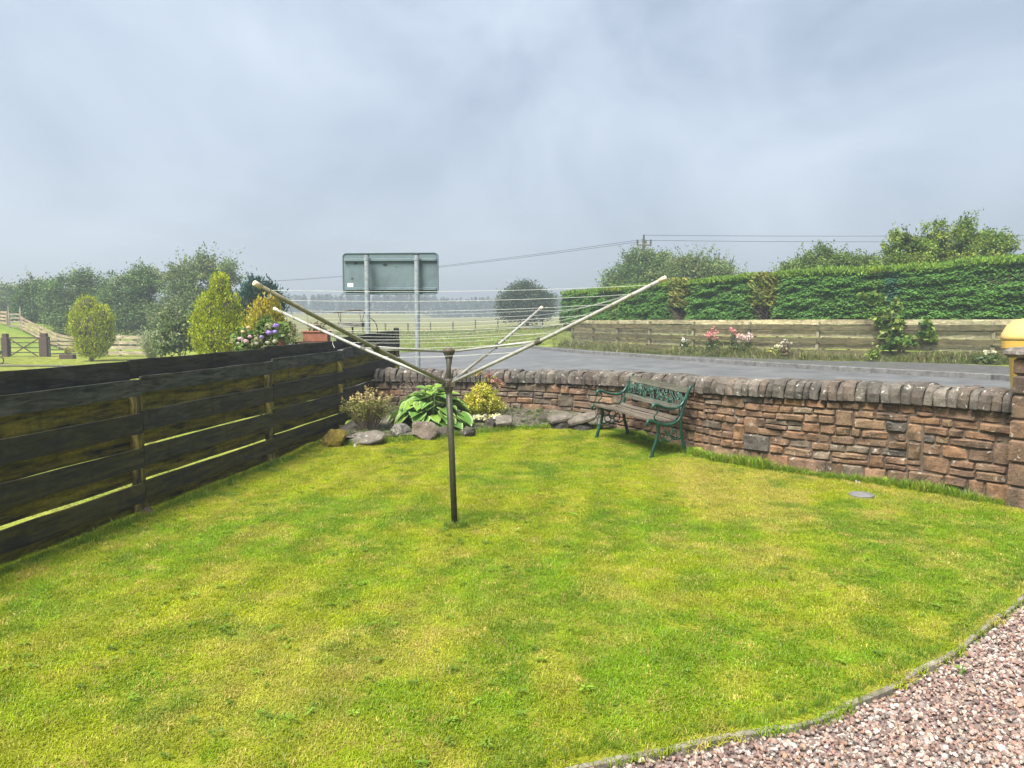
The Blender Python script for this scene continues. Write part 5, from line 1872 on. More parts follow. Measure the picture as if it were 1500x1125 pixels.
# neighbour's garden: hydrangea, planters, feeder, shrub, gate and fences
hy = at(380, 492, 11.6); hz0 = t1(hy[0], hy[1])
hyd = leafy("hydrangea", "hydrangea with purple and pale pink heads behind the dark fence", "hydrangea",
            [px_ell(372, 500, 28, 24, 11.6), px_ell(400, 490, 20, 26, 11.6), px_ell(358, 512, 18, 20, 11.6), px_ell(380, 530, 34, 26, 11.6)], 150, 22, .10, .085, [(.08, .15, .03), (.12, .20, .04), (.16, .22, .06), (.22, .24, .10)], 521, (hy[0], hy[1], hz0), aspect=.6)
heads = [(404, 477, 5.5, 'p'), (394, 487, 6, 'p'), (403, 486, 5, 'p'), (383, 494, 5, 'v'), (352, 496, 5, 'k'), (360, 500, 5, 'k'), (366, 493, 4, 'k'), (349, 503, 4, 'w'), (376, 503, 4, 'w'), (392, 502, 4.5, 'w'), (403, 500, 5, 'w'), (364, 480, 4.5, 'c'), (356, 486, 4, 'c')]
HC = {'p': [(.34, .22, .62), (.42, .30, .70)], 'v': [(.30, .24, .42), (.36, .30, .46)], 'k': [(.60, .38, .48), (.68, .50, .55)], 'w': [(.46, .43, .38), (.42, .42, .28)], 'c': [(.62, .46, .34), (.55, .45, .25)]}
for i, (px, py, rad, kd) in enumerate(heads):
    q = at(px, py, 11.25); rad *= .82 * 11.25 / FPX
    r = np.random.default_rng(600 + i); n = 110
    u_ = unit(r.normal(size=(n, 3)))
    V, F = leaf_quads(q + u_ * rad * np.array([1, 1, .7]) * r.uniform(.6, 1.05, (n, 1)), unit(np.cross(u_, r.normal(size=(n, 3)))), u_, rad * .55 * r.uniform(.6, 1.2, n), rad * .45)
    o = obj("flower_head", V, F, M['petal'], hyd, cols=palette(n, HC[kd], i, .15))
    if kd in ('p', 'k'): o["label"] = "purple flower head" if kd == 'p' else "pink flower head"


def slab_stand(px, Y, ztop, w, label):
    p = at(px, 495, Y); z0 = t1(p[0], p[1])
    t = thing("plant_stand", label, "plant stand", (p[0], p[1], z0))
    mb = MB(); mb.box((p[0], p[1], ztop - .02), (w, .36, .04), bev=.004); mb.build("top", M['dark_wood'], t)
    for sx in (-1, 1):
        for sy in (-1, 1):
            mb = MB(); mb.box((p[0] + sx * (w / 2 - .04), p[1] + sy * .14, (z0 + ztop - .04) / 2 - .02), (.05, .05, ztop - .04 - z0 + .04)); mb.build("leg", M['dark_wood'], t)
    return p


pz = at(464, 497, 12.2)[2] - .04
sp = slab_stand(464, 12.2, pz, .62, "dark wooden stand carrying the long terracotta trough behind the fence")
tr = thing("terracotta_trough", "long terracotta planter trough with sparse plants behind the dark fence", "planter", (sp[0], sp[1], pz))
mb = MB(); mb.box((sp[0], sp[1], pz + .075), (.40, .22, .15), bev=.01); mb.build("trough", M['terracotta'], tr)
mb = MB(); mb.box((sp[0], sp[1], pz + .165), (.44, .25, .028), bev=.008); mb.build("rim", M['terracotta'], tr)
crown("foliage", [(sp[0], sp[1], pz + .23, .17, .10, .06)], tr, 26, 10, .05, .05, [(.16, .10, .05), (.12, .15, .05), (.2, .12, .08)], 531)
p2 = at(413, 500, 12.0); z2 = at(413, 481, 12.0)[2]; z20 = t1(p2[0], p2[1])
cp = thing("chimney_pot", "tall terracotta chimney pot planter right of the hydrangea", "planter", (p2[0], p2[1], z20))
mb = MB(); mb.lathe((p2[0], p2[1], z20), [(.10, -.02), (.105, .1), (.085, .25), (.075, z2 - z20 - .12), (.092, z2 - z20 - .1), (.092, z2 - z20), (.07, z2 - z20 + .001), (.065, z2 - z20 - .06)], 16)
mb.build("pot", M['terracotta'], cp, smooth=False)
crown("foliage", [(p2[0] + .05, p2[1], z2 + .02, .16, .12, .09), (p2[0] + .16, p2[1], z2 - .12, .12, .1, .12)], cp, 40, 14, .06, .05, [(.13, .17, .05), (.20, .22, .07), (.28, .24, .12)], 532)
# grey feeder on a thin post, with a bent branch over it
b0 = at(515, 485, 14); bz0 = t1(b0[0], b0[1])
bt_ = thing("bird_table", "grey wooden bird table with a bent branch arched over it", "bird table", (b0[0], b0[1], bz0))
zA = at(515, 479, 14)[2]; zB = at(515, 471, 14)[2]; kk = 14 / FPX
mb = MB(); mb.tube([(b0[0] + .02, b0[1], bz0 - .1), (b0[0] + .02, b0[1], zA)], .018, 8); mb.build("post", M['dark_wood'], bt_)
for (dy) in (-.13, .13):
    o = inst("tray_board", board_mesh(34 * kk, zB - zA, .02, M['wood_dark'], 41), bt_, Matrix.Translation((b0[0], b0[1] + dy, (zA + zB) / 2))); o.color = (.16, .155, .15, .1)
for dx in (-1, 1):
    o = inst("tray_end", board_mesh(.24, zB - zA, .02, M['wood_dark'], 42), bt_, Matrix.Translation((b0[0] + dx * 16.2 * kk, b0[1], (zA + zB) / 2)) @ Matrix.Rotation(PI / 2, 4, 'Z')); o.color = (.10, .09, .08, .1)
mb = MB(); mb.box((b0[0], b0[1], zA + .012), (32 * kk, .24, .018)); mb.build("tray_base", M['dark_wood'], bt_)
mb = MB(); mb.tube([tuple(at(px, py, 14)) for px, py in ((488, 458.5), (498, 457.5), (508, 455.5), (518, 454.5), (526, 454.5), (532, 456), (537, 459))], [.008, .011, .012, .012, .012, .011, .008], 6)
mb.build("bent_branch", M['dark_wood'], bt_)
for (pxa, pya, pxb, pyb) in ((499, 470, 494.5, 461), (499, 470, 499, 461), (529, 470, 527, 464), (530, 470, 534, 461)):
    mb = MB(); mb.tube([tuple(at(pxa, pya + 1.5, 14)), tuple(at(pxb, pyb - 4.5, 14))], .006, 5); mb.build("bracket", M['dark_iron'], bt_)
hk = thing("iron_hook", "thin curved iron hook rising above the end of the dark fence", "hook", at(553, 500, 13.4) * np.array([1, 1, 0]) + np.array([0, 0, 0.0]))
q0 = at(553, 484, 13.4)
mb = MB(); mb.tube([(q0[0], q0[1], t1(q0[0], q0[1]) - .1), tuple(q0)] + [tuple(at(px, py, 13.4)) for px, py in ((551.5, 476), (548.5, 470.5), (544, 467), (540, 465.5))], .009, 6)
mb.build("rod", M['dark_iron'], hk)

# big mixed shrub and the plume grass
ms = at(265, 505, 25)
leafy("mixed_shrub", "large loose grey green shrub left of the large golden conifer", "shrub", [px_ell(265, 490, 36, 26, 25), px_ell(285, 478, 22, 20, 25), px_ell(245, 500, 26, 20, 25), px_ell(255, 466, 16, 14, 25)], 240, 30, .24, .12, [(.11, .16, .05), (.15, .20, .07), (.09, .13, .05), (.20, .23, .10)], 541, (ms[0], ms[1], t1(ms[0], ms[1])), shell=.3, twigs=60)
pg = at(222, 512, 27.5); pz0 = t1(pg[0], pg[1])
pt = thing("plume_grass", "pale grey green arching ornamental grass left of the loose shrub", "ornamental grass", (pg[0], pg[1], pz0))
r = np.random.default_rng(55); Vs = []; Fs = []; o_n = 0
for _ in range(420):
    a = r.uniform(0, 2 * PI); R_ = r.uniform(.2, 1.0); H_g = r.uniform(.7, 1.45)
    pts = [np.array([pg[0] + R_ * q ** 1.3 * math.cos(a), pg[1] + R_ * q ** 1.3 * math.sin(a), pz0 + H_g * math.sin(q * 2.0) / math.sin(1.6)]) for q in np.linspace(0, 1, 5)]
    sd = np.array([-math.sin(a), math.cos(a), 0]) * .014
    V = []
    for i, p in enumerate(pts): V += [p - sd * (1 - i / 5), p + sd * (1 - i / 5)]
    Vs.append(np.array(V)); Fs.append(np.array([[2 * i, 2 * i + 1, 2 * i + 3, 2 * i + 2] for i in range(4)]) + o_n); o_n += 10
obj("blades", np.vstack(Vs), np.vstack(Fs), M['leaf'], pt, cols=palette(420 * 4, [(.26, .29, .17), (.32, .33, .20), (.20, .25, .13)], 3, .2))

# field gate with brick-brown posts
gl, gr_ = at(8.5, 523, 36), at(62, 523, 36)
gate = thing("field_gate", "dark five bar wooden gate with crossed braces left of the small golden conifer", "gate", ((gl[0] + gr_[0]) / 2, gl[1], t1(gl[0], gl[1])))
k36 = 36 / FPX
zt_, zb_ = at(30, 495, 36)[2], at(30, 523.5, 36)[2]
for i in range(5):
    z = zt_ + (zb_ - zt_) * i / 4
    o = inst("bar", board_mesh(47 * k36, .045 if i else .07, .03, M['wood_dark'], 50), gate, Matrix.Translation((at(35.5, 500, 36)[0], 36, z))); o.color = (.045, .03, .02, 0)
for (xa_, xb_) in ((14, 57), (57, 14)):
    a, b = at(xa_, 496, 36), at(xb_, 522, 36)
    put_board(gate, (a[0], 35.96, zt_ - .03), (b[0], 35.96, zb_ + .03), .05, .02, M['wood_dark'], 0, (.045, .03, .02, 0), 51, "brace")
for px in (12.5, 58.5):
    a = at(px, 500, 36); put_post(gate, (a[0], 36), zb_ - .03, zt_ + .03, .06, M['wood_dark'], (.045, .03, .02, 0), 0, "stile")
for px, w, tp_ in ((8.3, 8.5, 488), (65, 11.5, 487.5)):
    a = at(px, 500, 36); z0 = t1(a[0], a[1])
    g_ = thing("gate_post", "thick brown gate post with narrow top, " + ("at the latch end furthest from the conifer" if px < 20 else "between the gate and the small golden conifer"), "gate post", (a[0], 36.02, z0), "brown gate posts")
    mb = MB(); zt2 = at(px, tp_ + 6, 36)[2]
    mb.box((a[0], 36.0, (z0 - .1 + zt2) / 2), (w * k36, .30, zt2 - z0 + .1), bev=.02); mb.build("shaft", M['brown_post'] if 'brown_post' in M else M['dark_wood'], g_)
    mb = MB(); mb.box((a[0] + .0, 36.0, zt2 + .09), (w * k36 * .72, .22, .18), bev=.02); mb.build("cap", M['dark_wood'], g_)


def rail_fence(label, pts, h, nb, col, bh=.13, spacing=2.2, name="paddock_fence", group=None):
    P = Path(pts)
    t = thing(name, label, "fence", (pts[0][0], pts[0][1], t1(*pts[0])), group)
    n = max(1, int(round(P.L / spacing)))
    for i in range(n):
        a, b = P.at(P.L * i / n), P.at(P.L * (i + 1) / n)
        za_, zb_2 = t1(*a), t1(*b)
        for k in range(nb):
            zz = h * (k + .72) / nb
            q = random.uniform(.85, 1.15)
            put_board(t, (a[0], a[1], za_ + zz), (b[0], b[1], zb_2 + zz), bh, .03, M['wood_tan'], -.05, (col[0] * q, col[1] * q, col[2] * q, .1), 60 + k, "rail")
    for i in range(n + 1):
        p = P.at(P.L * i / n); z0 = t1(*p)
        put_post(t, p, z0 - .1, z0 + h + .05, .11, M['wood_tan'], (col[0] * .7, col[1] * .7, col[2] * .7, .1), 0)
    return t


TANF = (.30, .23, .15)
rail_fence("tan rail fence running down the slope from the paddock gate to the small golden conifer", [(at(33, 470, 46)[0], 46), (at(80, 490, 44)[0], 44), (at(128, 505, 41)[0], 41)], .85, 4, TANF)
rail_fence("upper tan rail fence on the rise at the far left edge", [(-42, 47.5), (at(11, 470, 46.4)[0], 46.4)], .85, 4, TANF)
rail_fence("dark low rail fence joining the brown gate post to the plank fence", [(at(71, 500, 36)[0], 36), (at(128, 505, 37)[0], 37)], .80, 4, (.12, .10, .08), .06)
rail_fence("weathered tan plank fence right of the small golden conifer", [(at(126, 505, 36.5)[0], 36.5), (at(225, 505, 36)[0], 36)], 1.02, 4, (.30, .25, .17), .17, name="plank_boundary_fence")
pgx = at(22, 470, 46.1)
pgz = t1(pgx[0], pgx[1])
pgt = thing("paddock_gate", "small pale grey wooden gate on the rise beside the upper rail fence", "gate", (pgx[0], pgx[1], pgz))
for k in range(4):
    o = inst("bar", board_mesh(16 * 46 / FPX, .10, .03, M['wood_tan'], 70), pgt, Matrix.Translation((pgx[0], pgx[1], pgz + .15 + k * .24))); o.color = (.26, .22, .17, .1)
for dx in (-.36, .36):
    put_post(pgt, (pgx[0] + dx, pgx[1]), pgz - .1, pgz + 1.35, .07, M['wood_tan'], (.24, .2, .16, 0), 0, "stile")
ptx = at(99, 518, 34); ptz = t1(ptx[0], ptx[1])
pl = thing("stone_trough", "small dark trough planter on the neighbouring lawn before the rail fence", "planter", (ptx[0], ptx[1], ptz))
mb = MB(); mb.box((ptx[0], ptx[1], ptz + .10), (.62, .3, .22), bev=.02); mb.build("trough", M['dark_wood'], pl)
crown("foliage", [(ptx[0] + .03, ptx[1], ptz + .36, .16, .10, .18)], pl, 40, 12, .06, .07, [(.28, .28, .05), (.34, .30, .06), (.18, .22, .04)], 551)
wb = at(2, 525, 30); wz = t1(wb[0], wb[1])
wbt = thing("garden_barrow", "dark garden barrow half out of frame beside the gate post", "barrow", (wb[0] - .3, wb[1], wz))
mb = MB(); mb.tube([(wb[0] - .05 + .14 * math.cos(a), wb[1], wz + .15 + .14 * math.sin(a)) for a in np.linspace(0, 2 * PI, 15)], .025, 6, cap=False); mb.build("wheel", M['dark_iron'], wbt)
mb = MB(); mb.tube([(wb[0] - .05, wb[1] - .05, wz + .15), (wb[0] - .5, wb[1] - .05, wz + .35), (wb[0] - 1.1, wb[1] - .05, wz + .5)], .018, 6)
mb.tube([(wb[0] - .5, wb[1] - .05, wz + .35), (wb[0] - .55, wb[1] - .05, wz - .01)], .015, 6); mb.build("frame", M['dark_iron'], wbt)
V, F = loft([[(wb[0] - .75, wb[1] - .2, wz + .3), (wb[0] - .25, wb[1] - .2, wz + .3), (wb[0] - .25, wb[1] + .2, wz + .3), (wb[0] - .75, wb[1] + .2, wz + .3)], [(wb[0] - .85, wb[1] - .28, wz + .58), (wb[0] - .05, wb[1] - .28, wz + .52), (wb[0] - .05, wb[1] + .28, wz + .52), (wb[0] - .85, wb[1] + .28, wz + .58)]])
obj("tray", V, F, M['green_iron'], wbt)

# ------------------------------------------------------------------ grass, gravel, weeds (stuff)
def scatter(name, P, rot, scl, col, meshes, idx, label, cat):
    """Points with attributes, instanced by a small geometry-nodes tree."""
    lib = bpy.data.collections.new(name + "_pieces")
    for i, me in enumerate(meshes):
        lib.objects.link(bpy.data.objects.new("%s_piece_%02d" % (name, i), me))
    n = len(P)
    me = bpy.data.meshes.new(name)
    me.vertices.add(n); me.vertices.foreach_set("co", np.asarray(P, np.float32).ravel())
    for nm, ty, ar, key in (("rot", 'FLOAT_VECTOR', rot, "vector"), ("scl", 'FLOAT_VECTOR', scl, "vector"), ("gcol", 'FLOAT_COLOR', np.hstack([col, np.ones((n, 1))]), "color"), ("idx", 'INT', idx, "value")):
        a = me.attributes.new(nm, ty, 'POINT'); a.data.foreach_set(key, np.asarray(ar, np.int32 if ty == 'INT' else np.float32).ravel())
    me.update()
    o = bpy.data.objects.new(name, me); place(o)
    ng = bpy.data.node_groups.new(name + "_scatter", 'GeometryNodeTree')
    ng.interface.new_socket("Geometry", in_out='INPUT', socket_type='NodeSocketGeometry')
    ng.interface.new_socket("Geometry", in_out='OUTPUT', socket_type='NodeSocketGeometry')
    gi = ng.nodes.new("NodeGroupInput"); go = ng.nodes.new("NodeGroupOutput")
    ip = ng.nodes.new("GeometryNodeInstanceOnPoints"); ci = ng.nodes.new("GeometryNodeCollectionInfo")
    ci.inputs[0].default_value = lib; ci.inputs["Separate Children"].default_value = True; ci.inputs["Reset Children"].default_value = True
    ip.inputs["Pick Instance"].default_value = True
    lk = ng.links.new

    def attr(nm, ty):
        a = ng.nodes.new("GeometryNodeInputNamedAttribute"); a.data_type = ty; a.inputs["Name"].default_value = nm
        return [s_ for s_ in a.outputs if s_.name == "Attribute" and s_.enabled][0]
    lk(gi.outputs[0], ip.inputs["Points"]); lk(ci.outputs[0], ip.inputs["Instance"])
    e2r = ng.nodes.new("FunctionNodeEulerToRotation"); lk(attr("rot", 'FLOAT_VECTOR'), e2r.inputs[0])
    lk(e2r.outputs[0], ip.inputs["Rotation"]); lk(attr("scl", 'FLOAT_VECTOR'), ip.inputs["Scale"]); lk(attr("idx", 'INT'), ip.inputs["Instance Index"])
    lk(ip.outputs[0], go.inputs[0])
    md = o.modifiers.new("scatter", 'NODES'); md.node_group = ng
    return tag(o, label, cat, kind="stuff")


def clump(n, rad, hmin, hmax, w, seed, bend=.6, lying=.25):
    r = np.random.default_rng(seed)
    Vs = []; Fs = []; o_ = 0
    for _ in range(n):
        a = r.uniform(0, 2 * PI); d = rad * math.sqrt(r.uniform(0, 1)); b = np.array([math.cos(a) * d, math.sin(a) * d, -.008])
        h = r.uniform(hmin, hmax); th = r.uniform(0, 2 * PI); dr = np.array([math.cos(th), math.sin(th), 0])
        be = r.uniform(.1, 1.0) * bend * h * (2.4 if r.uniform() < lying else 1)
        sd = np.array([-dr[1], dr[0], 0]) * w * r.uniform(.6, 1.3) * .5
        rr_ = r.uniform(0, 2 * PI); 
        p0 = b; p1 = b + dr * be * .35 + np.array([0, 0, h * .6]); p2 = b + dr * be + np.array([0, 0, h * (.95 if be < h else .55)])
        Vs.append(np.array([p0 - sd, p0 + sd, p1 + sd * .8, p1 - sd * .8, p2]))
        Fs += [(o_, o_ + 1, o_ + 2, o_ + 3), (o_ + 3, o_ + 2, o_ + 4)]
        o_ += 5
    return np.vstack(Vs), Fs


def lawn_colour(x, y, r):
    n = len(x)
    a = fbm(x * .55, y * .55, 3); b = fbm(x * 1.7 + 9, y * 1.7, 7); c = fbm(x * 5, y * 5, 13)
    g = np.array([.19, .33, .009]); yg = np.array([.35, .41, .010]); st_ = np.array([.50, .41, .11]); dk = np.array([.13, .25, .010])
    t_ = ss(.36, .62, a * .6 + c * .4)[:, None]
    col = g * (1 - t_) + yg * t_
    dry = (ss(.50, .66, b * .65 + a * .35) * np.maximum(ss(-.5, 1.2, x - .10 * (y - 4)), ss(5.2, 3.2, y) * .8) * .66 + ss(.58, .68, c) * .4).clip(0, 1) * r.uniform(.2, 1.2, n)
    dry = dry.clip(0, 1)[:, None]
    col = col * (1 - dry) + st_ * dry
    q_ = (x - .165 * y) / .52 + .35 * fbm(x * .7, y * .7, 91)       # mowing bands run along the fence
    col = col * (1 + .10 * np.tanh(3 * np.sin(2 * PI * q_)) * ss(6.0, 0.5, x + 1.5))[:, None]
    d2 = (ss(.60, .72, fbm(x * 2.7 + 40, y * 2.7, 23)) * .7)[:, None]
    col = col * (1 - d2) + dk * d2
    s_ = (r.uniform(0, 1, n) < .07)[:, None]
    col = np.where(s_, st_ * r.uniform(.8, 1.25, (n, 1)), col)
    return col * np.array([.92, .89, .92]) * r.uniform(.75, 1.25, (n, 1))


def in_view(x, y, z, mx=.14):
    d = y * CP - (z - CAM_H) * SP
    u = x / np.maximum(d, .05) * FPX / 1500; v = (y * SP + (z - CAM_H) * CP) / np.maximum(d, .05) * FPX / 1125
    return (d > .3) & (np.abs(u) < .5 + mx) & (np.abs(v) < .5 + mx)


r = np.random.default_rng(99)
lp_ = np.array(lawn_poly)


def pts_in(poly, n, lo=None, hi=None, margin=.34):
    lo = poly.min(0) if lo is None else lo; hi = poly.max(0) if hi is None else hi
    P = r.uniform(lo, hi, (n, 2))
    P = P[inside(P, poly)]
    z = T(P[:, 0], P[:, 1])
    return P[in_view(P[:, 0], P[:, 1], z, margin)]


cl_meshes = []
for i in range(6):
    V, F = clump(58, .06, .010, .027, .0040, 700 + i, 1.0, .55)
    cl_meshes.append(mesh_from("lawn_clump", V, F, False, None, M['grass_i']))
near = pts_in(lp_, 62000, hi=np.array([5, 6.2]))
far_ = pts_in(lp_, 70000, lo=np.array([-3.6, 5.6]))
P = np.vstack([near, far_[far_[:, 1] > 6.0]])
n = len(P); x, y = P[:, 0], P[:, 1]
dens = fbm(x * 3.1, y * 3.1, 55)
keep = r.uniform(0, 1, n) < .62 + .8 * (dens - .25)
P = P[keep]; n = len(P); x, y = P[:, 0], P[:, 1]
sc = .8 + .5 * fbm(x * 1.3, y * 1.3, 77) + r.uniform(-.15, .2, n)
z = T(x, y)
scatter("lawn_grass", np.column_stack([x, y, z]), np.column_stack([r.normal(0, .06, n), r.normal(0, .06, n), r.uniform(0, 6.28, n)]), np.column_stack([np.full(n, 1.0), np.full(n, 1.0), sc]), lawn_colour(x, y, r), cl_meshes, r.integers(0, 6, n),
        "short mown grass blades covering the lawn", "grass")
print("lawn clumps", n)

# longer grass at the foot of wall, fence, stones and edging
tall = []
for i in range(4):
    V, F = clump(20, .05, .05, .13, .0055, 800 + i, .7, .2)
    tall.append(mesh_from("tall_clump", V, F, False, None, M['grass_i']))
Q = []
for _ in range(1500):
    s_ = r.uniform(0, WALL.L * .56); p = WALL.at(s_); t = WALL.tan(s_); nn = np.array([-t[1], t[0]])
    Q.append(np.append(p + nn * (.075 + abs(r.normal(0, .05))), r.uniform(.35, 1.0) * (.4 + 1.0 * vnoise(np.array([s_ * 1.6]), np.array([0.]), 4)[0])))
for _ in range(1000):
    yy = r.uniform(1.8, 9.4); Q.append((fence_x(yy) + .10 + abs(r.normal(0, .07)), yy, r.uniform(.3, .8) * (.3 + .9 * vnoise(np.array([yy * 2.1]), np.array([3.]), 9)[0])))
BP = Path(BED)
for _ in range(700):
    s_ = r.uniform(0, BP.L); p = BP.at(s_); t = BP.tan(s_); nn = np.array([t[1], -t[0]])
    Q.append((p[0] + nn[0] * r.normal(.05, .07), p[1] + nn[1] * r.normal(.05, .07), r.uniform(.35, .9)))
for _ in range(1300):
    s_ = r.uniform(0, EP.L); p = EP.at(s_); t = EP.tan(s_); nn = np.array([-t[1], t[0]])
    Q.append((p[0] + nn[0] * (.03 + abs(r.normal(0, .05))), p[1] + nn[1] * (.03 + abs(r.normal(0, .05))), r.uniform(.14, .32)))
for _ in range(60):
    a = r.uniform(0, 6.28); d = .03 + abs(r.normal(0, .03)); Q.append((base[0] + d * math.cos(a), base[1] + d * math.sin(a), r.uniform(.4, .7)))
Q = np.array(Q); n = len(Q)
cg = palette(n, [(.14, .25, .015), (.19, .29, .018), (.11, .21, .015), (.26, .30, .03)], 5, .2)
scatter("edge_grass", np.column_stack([Q[:, 0], Q[:, 1], T(Q[:, 0], Q[:, 1])]), np.column_stack([r.normal(0, .12, n), r.normal(0, .12, n), r.uniform(0, 6.28, n)]), np.repeat(Q[:, 2:3], 3, 1) * np.array([1, 1, 1]), cg, tall, r.integers(0, 4, n),
        "longer uncut grass along the wall, the fence and the edging", "grass")

# broad weeds dotted in the lawn
wd = []
for i in range(3):
    rr_ = np.random.default_rng(850 + i); m_ = 14
    a = rr_.uniform(0, 2 * PI, m_); d = rr_.uniform(.01, .04, m_)
    C = np.stack([np.cos(a) * d, np.sin(a) * d, rr_.uniform(.02, .038, m_)], 1)
    V, F = leaf_quads(C, np.stack([np.cos(a), np.sin(a), rr_.uniform(0, .4, m_)], 1), np.tile([0, 0, 1.0], (m_, 1)) + rr_.normal(size=(m_, 3)) * .2, rr_.uniform(.02, .035, m_), .014)
    wd.append(mesh_from("weed_clump", V, F, False, None, M['grass_i']))
Pw = pts_in(lp_, 2600); fw = fbm(Pw[:, 0] * 1.2 + 5, Pw[:, 1] * 1.2, 61); Pw = Pw[fw > .52]; n = len(Pw)
scatter("lawn_weeds", np.column_stack([Pw, T(Pw[:, 0], Pw[:, 1])]), np.column_stack([np.zeros(n), np.zeros(n), r.uniform(0, 6.28, n)]), np.repeat(r.uniform(.35, .8, (n, 1)), 3, 1), palette(n, [(.16, .27, .03), (.20, .32, .03), (.14, .23, .03)], 9, .2), wd, r.integers(0, 3, n),
        "small broad leaved weeds and clover in the lawn", "weeds")

# gravel
gp = np.array(grav)
peb = []
for i in range(7):
    bm = bmesh.new(); bmesh.ops.create_icosphere(bm, subdivisions=1, radius=1)
    rr_ = random.Random(900 + i); o3 = Vector((i * 9.1, i * 3.3, 1))
    pls = [(Vector((rr_.gauss(0, 1), rr_.gauss(0, 1), rr_.gauss(0, 1))).normalized(), rr_.uniform(.55, .8)) for _ in range(5)]
    for v in bm.verts:
        p = v.co.copy()
        for n_, d_ in pls:
            e = p.dot(n_) - d_
            if e > 0: p -= n_ * e
        v.co = p * (1 + .22 * mnoise.noise(p * 1.4 + o3))
        v.co = Vector((v.co.x * rr_.uniform(.98, 1.02), v.co.y * (.72 + .05 * i), v.co.z * (.55 + .06 * (i % 3))))
    me = bpy.data.meshes.new("pebble"); bm.to_mesh(me); bm.free()
    peb.append(me)
m, nt = new_mat("pebble_stone")
a = N(nt, "ShaderNodeAttribute", attribute_name="gcol", attribute_type='INSTANCER')
tcn = N(nt, "ShaderNodeTexCoord").outputs["Object"]
nn_ = noise(nt, tcn, 1.8, 5, .7)
c = mixc(nt, 1.0, a.outputs["Color"], ramp(nt, nn_, [(.3, .72), (.7, 1.25)]), 'MULTIPLY')
M['pebble'] = finish(m, nt, c, .75, nn_, .3, .1)
for me in peb: me.materials.append(M['pebble'])
Pg = pts_in(gp, 225000, lo=np.array([-1, 1.5]), hi=np.array([6.6, 6.4]), margin=.42)
epd = np.array([np.min(np.hypot(EDGE[:, 0] - q[0], EDGE[:, 1] - q[1])) for q in Pg])
n = len(Pg)
sz = .0095 * np.exp(r.normal(0, .30, n)).clip(.5, 1.9)
zg = -.028 + r.uniform(.0, .016, n) + .004 * fbm(Pg[:, 0] * 4, Pg[:, 1] * 4, 3)
pc_ = np.array([(.40, .27, .235), (.48, .36, .32), (.30, .20, .18), (.55, .47, .43), (.62, .58, .55), (.24, .17, .155), (.36, .30, .285), (.28, .26, .26), (.42, .30, .22), (.15, .115, .11), (.44, .25, .19), (.68, .65, .62)])
cg = np.array([.68, .63, .575]) * pc_[r.choice(len(pc_), n, p=[.12, .11, .12, .10, .09, .12, .08, .07, .06, .06, .02, .05])] * r.uniform(.8, 1.2, (n, 1))
scatter("gravel", np.column_stack([Pg, T(Pg[:, 0], Pg[:, 1]) + zg]), np.column_stack([r.normal(0, .6, n), r.normal(0, .6, n), r.uniform(0, 6.28, n)]), np.repeat(sz[:, None], 3, 1), cg, peb, r.integers(0, 7, n),
        "loose pink, grey and white gravel of the drive", "gravel")
print("pebbles", n)
gw = gr(1406, 986, -.01)
stemmy("gravel_weed", "small bright green leaf lying on the gravel", "weed", (gw[0], gw[1], -.02), 3, .02, .03, 2, .032, [(.16, .26, .03)], 560, mat=M['leaf'], stem_col=M['leaf_stalk'])

# weeds and grass on the verge under the board fence, and in the bed
VQ = []
for _ in range(3200):
    s_ = r.uniform(0, RF.L); p = RF.at(s_); t = RF.tan(s_); nn = np.array([-t[1], t[0]])
    d = .12 + abs(r.normal(0, .45)); q = p + nn * d
    VQ.append((q[0], q[1], r.uniform(1.2, 3.2) * (.5 + .9 * vnoise(np.array([s_ * .8]), np.array([1.]), 6)[0]) * (1.0 if d < .7 else .55)))
VQ = np.array(VQ); n = len(VQ)
scatter("verge_weeds", np.column_stack([VQ[:, 0], VQ[:, 1], T(VQ[:, 0], VQ[:, 1]) - .01]), np.column_stack([r.normal(0, .15, n), r.normal(0, .15, n), r.uniform(0, 6.28, n)]), np.repeat(VQ[:, 2:3], 3, 1) * np.array([1.6, 1.6, 1]), palette(n, [(.13, .16, .05), (.19, .19, .08), (.26, .22, .13), (.10, .14, .04), (.22, .25, .06)], 15, .2), tall, r.integers(0, 4, n),
        "rough grass and dry weeds along the foot of the board fence", "weeds")
bp = np.array(bed_poly); Pb = r.uniform(bp.min(0), bp.max(0), (2600, 2)); Pb = Pb[inside(Pb, bp)]
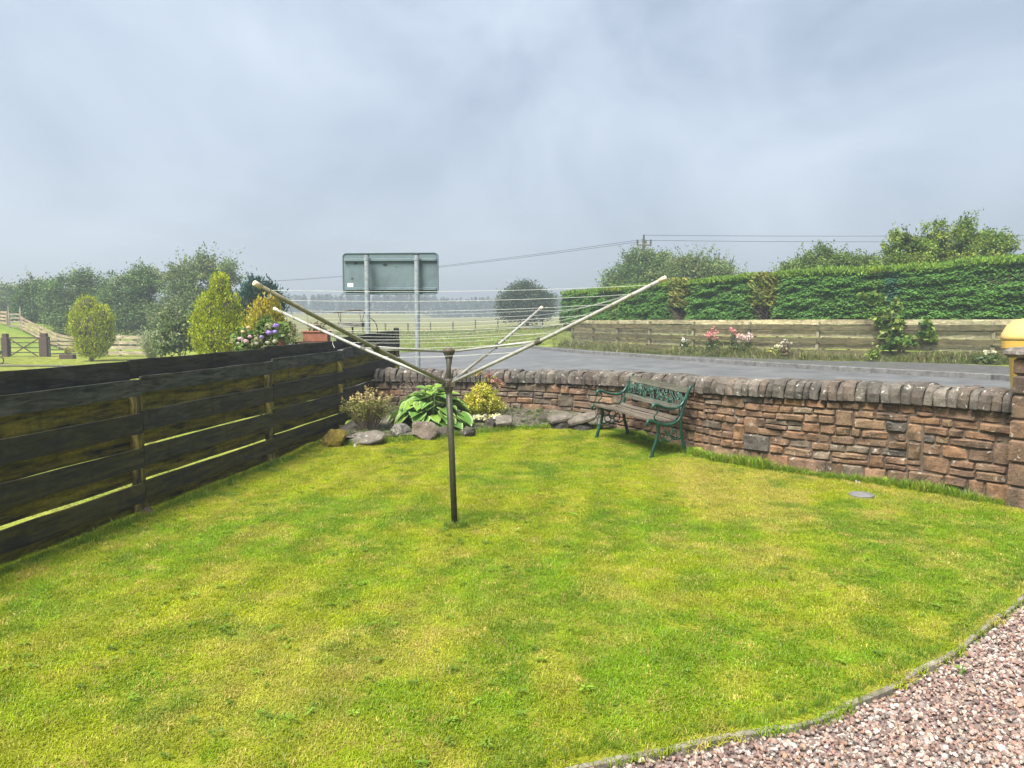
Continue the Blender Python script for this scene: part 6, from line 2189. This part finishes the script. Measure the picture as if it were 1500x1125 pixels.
fb = fbm(Pb[:, 0] * 2.5, Pb[:, 1] * 2.5, 19); Pb = Pb[fb > .53]; n = len(Pb)
scatter("bed_weeds", np.column_stack([Pb, bed_z(Pb[:, 0], Pb[:, 1])]), np.column_stack([r.normal(0, .2, n), r.normal(0, .2, n), r.uniform(0, 6.28, n)]), np.repeat(r.uniform(.35, 1.0, (n, 1)), 3, 1), palette(n, [(.08, .13, .03), (.12, .16, .05), (.16, .17, .08), (.07, .10, .03)], 25, .2), wd, r.integers(0, 3, n),
        "small weeds and moss over the flower bed soil", "weeds")
Pm = np.column_stack([r.uniform(-24, 10, 9000), r.uniform(40, 80, 9000)]); Pm = Pm[(Pm[:, 0] / Pm[:, 1] > -.34) & ~inside(Pm, np.array(road_poly))]; n = len(Pm)
szm = np.where(np.abs(Pm[:, 1] - 73) < 3.5, r.uniform(2.2, 4.5, n), r.uniform(.9, 2.0, n))
scatter("field_grass", np.column_stack([Pm, T(Pm[:, 0], Pm[:, 1]) - .03]), np.column_stack([r.normal(0, .1, n), r.normal(0, .1, n), r.uniform(0, 6.28, n)]), np.repeat(szm[:, None], 3, 1) * np.array([2.2, 2.2, 1]), palette(n, [(.15, .23, .03), (.20, .26, .04), (.24, .26, .07), (.26, .24, .10)], 35, .15), tall, r.integers(0, 4, n),
        "tufted meadow grass in the field beyond the road", "grass")
Pn = r.uniform(np.array(nl).min(0), np.array(nl).max(0), (26000, 2)); Pn = Pn[inside(Pn, np.array(nl))]
Pn = Pn[(Pn[:, 0] > fence_x(Pn[:, 1]) - 2.6) | (Pn[:, 1] > 22)]; n = len(Pn)
scatter("neighbour_grass", np.column_stack([Pn, T(Pn[:, 0], Pn[:, 1])]), np.column_stack([np.zeros(n), np.zeros(n), r.uniform(0, 6.28, n)]), np.repeat(r.uniform(1.0, 1.8, (n, 1)), 3, 1) * np.array([2, 2, .8]), palette(n, [(.20, .26, .03), (.28, .31, .05), (.33, .32, .09)], 36, .15), cl_meshes, r.integers(0, 6, n),
        "short grass of the neighbouring lawn beyond the dark fence", "grass")
print("objects", len(bpy.data.objects))
